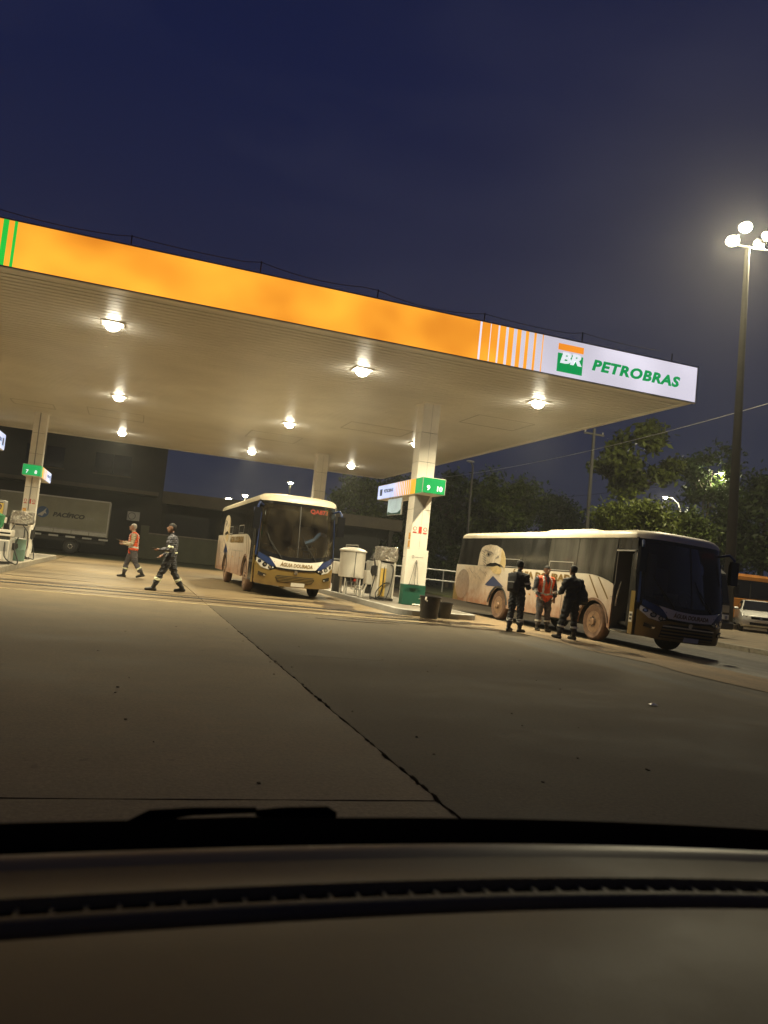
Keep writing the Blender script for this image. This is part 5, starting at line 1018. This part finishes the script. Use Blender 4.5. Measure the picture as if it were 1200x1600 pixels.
def person(label, loc, heading, legs, arms, mats, lean=0., hair=None, head_turn=0., head_nod=0., vest=None, bands=(), hgt=1.72, wide=1., hands='relaxed'):
    """local frame: +y ahead, +x to the person's right, feet at z 0.  legs/arms: (right, left) pose angles in degrees"""
    t = thing('person', label, 'person', loc, heading); k = hgt/1.72
    segs = []                                            # (points, radii, region)
    def seg(pts, rad, reg): segs.append(([Vector(p)*k for p in pts], [r*k for r in rad], reg))
    hz = .90
    feet = []; hips = []
    for s, (th, kn, ab) in zip((1, -1), legs):
        hip = Vector((s*.095, 0, hz)); d = Vector((s*math.sin(R(ab)), math.sin(R(th)), -math.cos(R(th)))).normalized(); knee = hip+d*.42
        a2 = th-kn; d2 = Vector((s*math.sin(R(ab))*.7, math.sin(R(a2)), -math.cos(R(a2)))).normalized(); ank = knee+d2*.40; hips.append((s, hip, knee, ank, a2))
    zmin = min(h[3].z for h in hips); dz = .085-zmin          # drop the body so the lower foot stands on the ground
    for s, hip, knee, ank, a2 in hips:
        o = Vector((0, 0, dz)); hip, knee, ank = hip+o, knee+o, ank+o
        seg([hip+Vector((0, 0, .06)), hip*.35+knee*.65, knee], [.098*wide, .084*wide, .062*wide], 'trousers'); seg([knee, knee*.6+ank*.4, knee*.35+ank*.65], [.062*wide, .066*wide, .064*wide], 'trousers'); seg([knee*.42+ank*.58, ank], [.060, .055], 'boots')
        pitch = max(-32, min(20, a2*.6)) if ank.z > .09+.085*0 else 0
        f = Vector((s*.12, math.cos(R(pitch)), math.sin(R(pitch)))) ; lift = ank.z-.085
        if lift > .02: f = Vector((s*.1, .82, -min(.55, lift*4))).normalized() if a2 < 0 else Vector((s*.1, .9, .35)).normalized()
        heel = ank+Vector((0, -.05, -.045)); seg([heel, ank+f*.06+Vector((0, 0, -.04)), ank+f*.17+Vector((0, 0, -.05))], [.042, .048, .036], 'boots'); feet.append(ank)
    o = Vector((0, 0, hz+dz)); L = lambda p: rotx(Vector(p), -R(lean)) + o     # the trunk leans about the hips
    tr_rings = [(.0, .135, .10), (.06, .155, .108), (.16, .148, .105), (.28, .155, .112), (.40, .172, .118), (.48, .165, .105), (.535, .105, .075), (.56, .062, .058)]
    torso = [[L((wide*rx*math.cos(2*math.pi*j/18), ry*wide*math.sin(2*math.pi*j/18)-.01, z))*k for j in range(18)] for z, rx, ry in tr_rings]
    seg([L((0, 0, .02)), L((0, 0, .30)), L((0, 0, .50))], [.125*wide, .13*wide, .11*wide], 'torso')       # region axis only
    neck = L((0, .0, .54)); seg([neck, L((0, .015, .64))], [.056, .054], 'skin')
    hc = L((0, .03, .735)); q = Matrix.Rotation(R(head_turn), 3, 'Z') @ Matrix.Rotation(-R(head_nod), 3, 'X'); Hd = lambda p: hc + q @ Vector(p)
    seg([Hd((0, -.015, .035)), Hd((0, .0, .0)), Hd((0, .022, -.06))], [.088, .086, .066], 'head'); seg([Hd((0, .075, -.035)), Hd((0, .055, -.085))], [.028, .036], 'head'); seg([Hd((0, .088, .012)), Hd((0, .112, -.022))], [.012, .017], 'head')
    for s in (-1, 1): seg([Hd((s*.084, -.005, .012)), Hd((s*.090, -.01, -.03))], [.016, .012], 'head')
    wr = []
    for s, (sw, ab, el, tw) in zip((1, -1), arms):
        sh = L((s*.185*wide, -.01, .475)); a = R(sw); b = R(ab); d = Vector((s*math.sin(b), math.sin(a)*math.cos(b), -math.cos(a)*math.cos(b))).normalized(); elb = sh+d*.285
        a2 = R(sw+el); d2 = Vector((-s*math.sin(R(tw)), math.sin(a2)*math.cos(R(tw)), -math.cos(a2)*math.cos(R(tw)))).normalized(); wri = elb+d2*.25
        seg([L((s*.11*wide, -.01, .475)), sh, sh*.4+elb*.6, elb], [.07*wide, .066*wide, .054*wide, .047*wide], 'sleeve'); seg([elb, elb*.4+wri*.6], [.047*wide, .043*wide], 'sleeve'); seg([elb*.45+wri*.55, wri], [.038, .031], 'cuff')
        pa = wri+d2*.075; sd = d2.cross(Vector((0, 0, 1))); sd = sd.normalized() if sd.length > .2 else Vector((0, 1, 0)); up = sd.cross(d2).normalized()
        seg([wri+d2*.01, pa], [.030, .036], 'hand')
        curl = .45 if hands == 'relaxed' else .7
        for fi, (w_, ln) in enumerate(((-.028, .066), (-.009, .078), (.010, .074), (.028, .058))):
            r0 = wri+d2*.085+sd*w_; r1 = r0+d2*ln*.5; r2 = r1+(d2*(1-curl)+up*curl*.9*(1 if d2.z > -.5 else 0)+Vector((0, curl*.8, 0))*(1 if d2.z <= -.5 else 0)).normalized()*ln*.5; seg([r0-d2*.02, r1, r2], [.011, .0095, .008], 'hand')
        th_ = wri+d2*.03-sd*s*.026; seg([th_, th_-sd*s*.028+d2*.03, th_-sd*s*.034+d2*.062], [.0125, .011, .009], 'hand'); wr.append((wri, pa, d2, sd, up))
    mb = MB(); mb.loft(torso)
    for pts, rad, reg in segs:
        if reg == 'torso': continue
        mb.tube(pts, rad, 10)
        for p, r_ in ((pts[0], rad[0]), (pts[-1], rad[-1])): mb.sphere(p, r_*.985, 10, 6)
    me = bpy.data.meshes.new('body'); me.from_pydata(mb.v, [], mb.f); ob_ = bpy.data.objects.new('body', me); COL.objects.link(ob_)
    md = ob_.modifiers.new('r', 'REMESH'); md.mode = 'VOXEL'; md.voxel_size = .0095; sm_ = ob_.modifiers.new('s', 'SMOOTH'); sm_.factor = .5; sm_.iterations = 3
    m2 = bpy.data.meshes.new_from_object(ob_.evaluated_get(bpy.context.evaluated_depsgraph_get())); bpy.data.objects.remove(ob_)
    nf = len(m2.polygons); C_ = np.empty(nf*3); m2.polygons.foreach_get('center', C_); C_ = C_.reshape(-1, 3); best = np.full(nf, 1e9); reg = np.zeros(nf, int); par = np.zeros(nf)
    names = ['trousers', 'boots', 'torso', 'skin', 'head', 'sleeve', 'cuff', 'hand']; sid = np.zeros(nf, int)
    for si, (pts, rad, rg) in enumerate(segs):
        for i in range(len(pts)-1):
            A = np.array(pts[i]); B = np.array(pts[i+1]); ab = B-A; tt = np.clip(((C_-A)@ab)/(ab@ab), 0, 1); d = np.linalg.norm(C_-(A+tt[:, None]*ab), axis=1)/(np.array(rad[i])*(1-tt)+rad[i+1]*tt)
            if rg == 'torso': d = d*.93
            u = d < best; best[u] = d[u]; reg[u] = names.index(rg); par[u] = ((i+tt)/(len(pts)-1))[u]; sid[u] = si
    slot = {'trousers': 'trousers', 'boots': 'boots', 'torso': 'shirt', 'skin': 'skin', 'head': 'skin', 'sleeve': 'shirt', 'cuff': mats.get('cuff', 'shirt'), 'hand': 'skin'}; order = ['skin', 'shirt', 'trousers', 'boots']
    m2.materials.clear()
    for o_ in order: m2.materials.append(mats[o_])
    m2.polygons.foreach_set('material_index', np.array([order.index(slot[n_]) for n_ in names], dtype=np.int32)[reg]); m2.polygons.foreach_set('use_smooth', np.ones(nf, bool))
    cloth = np.zeros(len(m2.vertices), bool); lv = np.empty(len(m2.loops), np.int32); m2.loops.foreach_get('vertex_index', lv); ls_ = np.empty(nf, np.int32); lt_ = np.empty(nf, np.int32); m2.polygons.foreach_get('loop_start', ls_); m2.polygons.foreach_get('loop_total', lt_)
    fidx = np.repeat(np.arange(nf), lt_); cloth[lv[np.isin(reg, [0, 2, 5])[fidx]]] = True
    Vv = np.empty(len(m2.vertices)*3); m2.vertices.foreach_get('co', Vv); Vv = Vv.reshape(-1, 3); Nn = np.empty(len(m2.vertices)*3); m2.vertices.foreach_get('normal', Nn); Nn = Nn.reshape(-1, 3)
    gw = np.random.default_rng(int(abs(loc[0]*100+loc[1]*10))); wv = sum(np.sin(Vv@(gw.normal(size=3)*np.array([28, 28, 52])) + gw.uniform(0, 6)) for _ in range(5))
    Vv = Vv + Nn*(wv*.0042*cloth)[:, None]; m2.vertices.foreach_set('co', Vv.ravel()); m2.update()
    link('body', m2, t)
    def garment(nm, mask, off, m):
        if mask.sum() < 4: return None
        N = np.empty(len(m2.vertices)*3); m2.vertices.foreach_get('normal', N); N = N.reshape(-1, 3); Vv = np.empty(len(m2.vertices)*3); m2.vertices.foreach_get('co', Vv); Vv = Vv.reshape(-1, 3)
        fs = [tuple(m2.polygons[i].vertices) for i in np.nonzero(mask)[0]]; used = sorted({v for f in fs for v in f}); ix = {v: i for i, v in enumerate(used)}
        gm = bpy.data.meshes.new(nm); gm.from_pydata([tuple(Vv[v]+N[v]*off) for v in used], [], [tuple(ix[v] for v in f) for f in fs]); gm.materials.append(m); gm.polygons.foreach_set('use_smooth', np.ones(len(fs), bool)); return link(nm, gm, t)
    def is_(n_): return reg == names.index(n_)
    qi = np.array(q.inverted()); Hl = (C_/k-np.array(hc)) @ qi.T
    if hair: garment('hair', is_('head') & ((Hl[:, 2] > .055) | ((Hl[:, 1] < -.005) & (Hl[:, 2] > -.045))) & (np.abs(Hl[:, 0]) < .0885), .010*k, hair)
    for s in (-1, 1): MB().sphere(Hd((s*.032, .076, .012))*k, .0095*k, 8, 6).build('eye', m_hairk, t)
    MB().tube([Hd((-.022, .082, -.062))*k, Hd((0, .09, -.064))*k, Hd((.022, .082, -.062))*k], .006*k, 6).build('mouth', mats.get('lip', m_hairk), t)
    zt_ = (C_[:, 2]/k - dz - hz)
    if vest:
        fr = (np.abs(C_[:, 0]/k) < .045*(zt_-.28)/.2) & (zt_ > .30) & (C_[:, 1] > 0)
        msk = is_('torso') | (is_('sleeve') & (np.abs(C_[:, 0]) < .185*k*wide) & (zt_ > .33)) | (is_('trousers') & (zt_ > -.0))
        garment('vest', msk & ~fr, .016*k, vest)
        garment('reflective_band', msk & (zt_ > .07) & (zt_ < .115), .021*k, m_bandsil)
        for s in (-1, 1): garment('reflective_band', msk & (np.abs(C_[:, 0]/k-s*.10) < .022) & (zt_ > .115), .021*k, m_bandsil)
    for kind_, a_, b_2, mm in bands:
        for s in (-1, 1):
            side = (C_[:, 0]*s > 0) if kind_ != 'waist' else (np.ones(nf, bool) if s > 0 else np.zeros(nf, bool))
            if kind_ == 'shin':
                msk = np.zeros(nf, bool)
                for si, (pts, rad, rg) in enumerate(segs):
                    if rg == 'trousers' and len(pts) == 3 and abs(rad[0]-.062*k*wide) < 1e-6 and (si < 6) == (s > 0): msk |= (sid == si) & (par > a_) & (par < b_2)
            elif kind_ == 'arm': msk = is_('sleeve') & (par > a_) & (par < b_2) & side & np.isin(sid, [si for si, (p_, r_, g_) in enumerate(segs) if g_ == 'sleeve' and len(p_) == 4])
            elif kind_ == 'fore': msk = is_('sleeve') & (par > a_) & (par < b_2) & side & np.isin(sid, [si for si, (p_, r_, g_) in enumerate(segs) if g_ == 'sleeve' and len(p_) == 2])
            else: msk = is_('torso') & (zt_ > a_) & (zt_ < b_2) & side
            garment('reflective_band', msk, .007*k, mm)
    t['_'] = 0; del t['_']
    return t, [tuple(v*k if isinstance(v, Vector) and i < 2 else v for i, v in enumerate(w_)) for w_ in wr], L, k
def held(name, label, cat, tperson, at, d, sd, up, dims, m):
    M = Matrix.Rotation(tperson.rotation_euler.z, 3, 'Z'); o = Vector(tperson.location) + M @ Vector(at); t = thing(name, label, cat, o)
    A = [M @ Vector(v).normalized() for v in (sd, d, up)]; rot = Matrix(((A[0].x, A[1].x, A[2].x), (A[0].y, A[1].y, A[2].y), (A[0].z, A[1].z, A[2].z)))
    MB().box((0, 0, 0), dims, rot, .003).build('case', m, t); MB().box(A[2]*(dims[2]/2+.001), (dims[0]*.9, dims[1]*.92, .001), rot).build('screen', m_blackgloss, t); return t
WALKL = R(90)                                            # heading that walks toward -x
uni = dict(skin=m_skin, shirt=m_navy, trousers=m_navy, boots=m_boot)
pA, wA, _, kA = person('man in orange vest and pale sleeves walking left, looking at a device', (.10, 26.0, 0), WALKL, ((20, 12, 2), (-16, 22, 2)), ((18, 6, 82, 22), (8, 6, 78, 14)), dict(skin=m_skin2, shirt=m_beige, trousers=m_trgrey, boots=m_boot), lean=4, hair=m_hairg, head_nod=-14, vest=m_vest, bands=(('shin', .55, .80, m_band),), hgt=1.72, wide=1.25, hands='grip')
held('tablet', 'dark handheld device held by the man in the orange vest walking left', 'device', pA, wA[0][1]+wA[0][2]*.05+wA[0][4]*.03, wA[0][2], wA[0][3], wA[0][4], (.10, .19, .012), m_phone)
pB, wB, _, kB = person('man in dark overalls with yellow bands striding left across the forecourt', (1.0, 20.25, 0), WALKL, ((-20, 14, 2), (26, 4, 2)), ((-6, 8, 60, 6), (10, 6, 76, 6)), dict(skin=m_skin, shirt=m_navy2, trousers=m_navy, boots=m_boot), lean=2, hair=m_hairk, bands=(('shin', .45, .75, m_band), ('arm', .70, .86, m_band), ('waist', .12, .155, m_band)), hgt=1.76, wide=1.2, hands='grip')
held('phone', 'small phone in the outstretched hand of the man striding left', 'phone', pB, wB[1][1]+wB[1][2]*.05+wB[1][4]*.03, wB[1][2], wB[1][3], wB[1][4], (.075, .15, .009), m_phone)
gC = gnd(803, 987); pC, _, LC, kC = person('man in black workwear wearing a backpack, seen from behind, left of the vest man', (gC.x, gC.y, 0), R(-62), ((4, 4, 3), (-3, 2, 3)), ((14, 6, 92, 40), (16, 6, 92, 44)), dict(skin=m_skin, shirt=m_black2, trousers=m_navy, boots=m_boot), hair=m_hairk, bands=(('shin', .50, .66, m_bandsil), ('shin', .74, .88, m_bandsil), ('arm', .62, .74, m_bandsil)), hgt=1.63, wide=1.26)
gD = gnd(846, 984); pD, _, _, _ = person('man in bright orange vest facing the camera beside the eagle bus', (gD.x, gD.y, gz(gD.x)), R(176), ((2, 2, 4), (2, 3, 4)), ((6, 16, 34, 22), (2, 14, 30, 18)), dict(skin=m_skin, shirt=m_navy2, trousers=m_trgrey, boots=m_boot), hair=m_hairk, vest=m_vest, bands=(('shin', .6, .84, m_bandsil), ('fore', .2, .8, m_bandsil)), hgt=1.64, wide=1.28)
gE = gnd(888, 999); pE, _, LE, kE = person('man in black with a bag at his side, legs apart, back to the camera', (gE.x, gE.y, -.01), R(14), ((4, 2, 9), (8, 2, 11)), ((-10, 22, 62, 36), (12, 14, 70, 20)), dict(skin=m_skin, shirt=m_black2, trousers=m_black2, boots=m_boot), hair=m_hairk, bands=(('shin', .52, .72, m_bandsil), ('fore', .3, .8, m_bandsil)), hgt=1.64, wide=1.28)
gF = aty(0, 820, 25.3); person('person in green shirt standing behind the pump at the left edge', (gF.x-.10, 25.3, .15), R(150), ((2, 2, 3), (2, 2, 3)), ((10, 8, 40, 10), (10, 8, 40, 10)), dict(skin=m_skin2, shirt=m_gshirt, trousers=m_navy, boots=m_boot, cuff='skin'), hair=m_hairk, hgt=1.68)
def backpack(p, L, k, label, at=(0, -.20, .30), size=(.30, .17, .44), straps=True):
    M = Matrix.Rotation(p.rotation_euler.z, 3, 'Z'); t = thing('backpack', label, 'bag', Vector(p.location) + M @ (L(at)*k), p.rotation_euler.z); a, b, c = size
    pr = [(-.5, .80), (-.46, .95), (-.3, 1.0), (.25, 1.0), (.42, .86), (.5, .60)]
    MB().loft([[((a/2*w)*math.copysign(abs(math.cos(q_))**.55, math.cos(q_)), (b/2*w)*math.copysign(abs(math.sin(q_))**.55, math.sin(q_)), z*c) for q_ in [2*math.pi*j/20 for j in range(20)]] for z, w in pr]).build('sack', m_black2, t)
    MB().box((0, -b/2-.01, -c*.16), (a*.72, .06, c*.42), None, .025).build('front_pocket', m_dark, t)
    MB().tube([(-.04, b*.3, c*.48), (-.03, b*.3, c*.56), (.03, b*.3, c*.56), (.04, b*.3, c*.48)], .010, 6).build('grab_loop', m_black, t)
    if straps:
        for s in (-1, 1): hose(t, [(s*.09, b*.4, c*.40), (s*.12, b*.5+.08, c*.52), (s*.125, b*.5+.22, c*.40), (s*.13, b*.5+.24, 0), (s*.13, b*.5+.02, -c*.40)], .018, 'strap')
    return t
backpack(pC, LC, kC, 'black backpack on the back of the man left of the vest man')
backpack(pE, LE, kE, 'dark shoulder bag hanging at the side of the man with legs apart', at=(.20, -.10, .12), size=(.30, .20, .34), straps=False)
# ------------------------------------------------------------------ litter
lt = thing('paper_scrap', 'small white scrap of paper lying on the dark concrete at right', 'litter', tuple(gnd(1020, 1103)))
MB().add([(-.05, -.03, .012), (.04, -.04, .015), (.06, .03, .02), (-.03, .04, .014), (0, 0, .035)], [(0, 1, 4), (1, 2, 4), (2, 3, 4), (3, 0, 4)]).build('sheet', m_white, lt)
db = MB(); rg = random.Random(21)
for k in range(46):
    y = rg.uniform(3.7, 16.5)**1.0; x = rg.uniform(-.3, 8.2)*(.35+.65*y/16); r = rg.uniform(.004, .013)
    db.prism([(x+r*rg.uniform(.6, 1.4)*math.cos(2*math.pi*i/6), y+r*rg.uniform(.4, 1.1)*math.sin(2*math.pi*i/6)) for i in range(6)], lambda u, v, h: (u, v, h), rg.uniform(.005, .008), .002)
db.build('ground_debris', mat('dry_debris', (.08, .058, .032), .95, spec=.1), label='specks of dry dirt scattered over the forecourt slabs', cat='debris', kind='stuff')
# ------------------------------------------------------------------ the car the picture is taken from: dashboard, vent strip, cowl, wiper, bonnet
m_dash = mat('dash_plastic', (.155, .112, .036), .6, noise=(9, .16), bump=(380, .24, .0015)); m_rimd = mat('dash_rim_highlight', (.21, .155, .065), .42); m_dashk = mat('cowl_black', (.004, .004, .004), .8, spec=.0); m_bon = mat('bonnet_dark', (.02, .02, .022), .3, coat=.5)  # rim is the dash plastic in a lighter colour, its edge highlight painted in
dc = thing('car_dashboard', 'dark dashboard of the car the picture is taken from, with defroster vent strip and wiper', 'car', (.25, .5, 0))
def dx(x): return -.22*(x)**2 if x > 0 else -.12*x*x       # the dash bows toward the driver at its ends
X_ = [(-.95+.05*i) for i in range(41)]
def dstrip(nm, prof, m, par=dc, smooth=True):
    mb = MB(); vs = []; n = len(prof)
    for x in X_:
        for y, z in prof: vs.append((x, y-.5+dx(x), z))
    mb.add(vs, [(i*n+j, (i+1)*n+j, (i+1)*n+j+1, i*n+j+1) for i in range(len(X_)-1) for j in range(n-1)], smooth); return mb.build(nm, m, par, sharp=60)
dstrip('cowl', [(.80, .88), (.73, .945), (.70, .9655), (.66, .962), (.64, .955), (.632, .93)], m_dashk)
dstrip('front_rim', [(.633, .93), (.634, .962), (.630, .9665), (.622, .969), (.614, .9675), (.606, .9645)], m_rimd)
dstrip('upper_pad', [(.606, .9645), (.595, .9632), (.580, .9632), (.564, .9655), (.556, .9672), (.554, .959)], m_dash)
dstrip('vent_trough', [(.554, .959), (.553, .944), (.539, .944), (.538, .961)], m_dashk)
dstrip('vent_lip', [(.538, .961), (.537, .9645), (.532, .9655), (.527, .964), (.525, .956), (.524, .929)], m_dash)
dstrip('shadow_gap', [(.524, .930), (.520, .909), (.517, .929)], m_dashk)
dstrip('lower_pad', [(.518, .919), (.517, .955), (.514, .961), (.506, .9645), (.47, .969), (.42, .972), (.36, .973), (.28, .968), (.18, .95), (.10, .90), (.07, .80), (.08, .5)], m_dash)
for i in range(72):
    x = -.70+i*.0205
    MB().box((x, .546-.5+dx(x), .9565), (.0032, .0165, .012)).build('vent_rib', m_dash, dc)
mb = MB(); mb.loft([[(x, y, z) for x, y, z in ((-1.0, .1, .80), (-.9, .20, .87), (0, .27, .885), (.9, .20, .87), (1.0, .1, .80))], [(-.98, .75, .52), (-.85, .78, .60), (0, .85, .62), (.85, .78, .60), (.98, .75, .52)], [(-.9, 1.0, .40), (-.8, 1.05, .45), (0, 1.1, .47), (.8, 1.05, .45), (.9, 1.0, .40)], [(-.9, 1.1, .2), (-.8, 1.15, .2), (0, 1.2, .2), (.8, 1.15, .2), (.9, 1.1, .2)]], closed=False); 
mb.build('bonnet', m_bon, dc)
MB().bx(-.8, .8, -.3, 1.2, .17, .45).build('chassis', m_dashk, dc)
for s in (-1, 1): wheel(dc, s*.75, .9, s, False, .31, .2)
wp = thing('wiper', None, None); wp.parent = dc
def at_d(u, v, y): return aty(u, v, y) - Vector((.25, .5, 0))
MB().tube([at_d(205, 1292, .74), at_d(235, 1275, .745), at_d(300, 1268, .75), at_d(400, 1266, .75)], [.007, .006, .004, .003], 8).build('wiper_arm', m_dashk, wp)
MB().tube([at_d(400, 1270, .75), at_d(440, 1271, .75), at_d(510, 1272, .75), at_d(524, 1275, .75)], [.003, .006, .0075, .004], 8).build('wiper_head', m_dashk, wp)
MB().tube([at_d(250, 1283, .745), at_d(380, 1281, .75), at_d(520, 1282, .75)], [.002, .003, .003], 6).build('wiper_blade', m_dashk, wp)
# ------------------------------------------------------------------ thin haze volume added to give the lamps a glow
hz_ = MB(); hz_.bx(-160, 240, -75, 275, -1.2, 21.5)
m_hz = bpy.data.materials.new('glow_haze'); m_hz.use_nodes = True; t_ = m_hz.node_tree; t_.nodes.clear()
o_ = t_.nodes.new('ShaderNodeOutputMaterial'); v_ = t_.nodes.new('ShaderNodeVolumePrincipled'); v_.inputs['Color'].default_value = (.9, .9, .9, 1); v_.inputs['Density'].default_value = .0011; v_.inputs['Anisotropy'].default_value = .6
t_.links.new(v_.outputs[0], o_.inputs['Volume'])
hz_.build('haze', m_hz, kind='stuff')
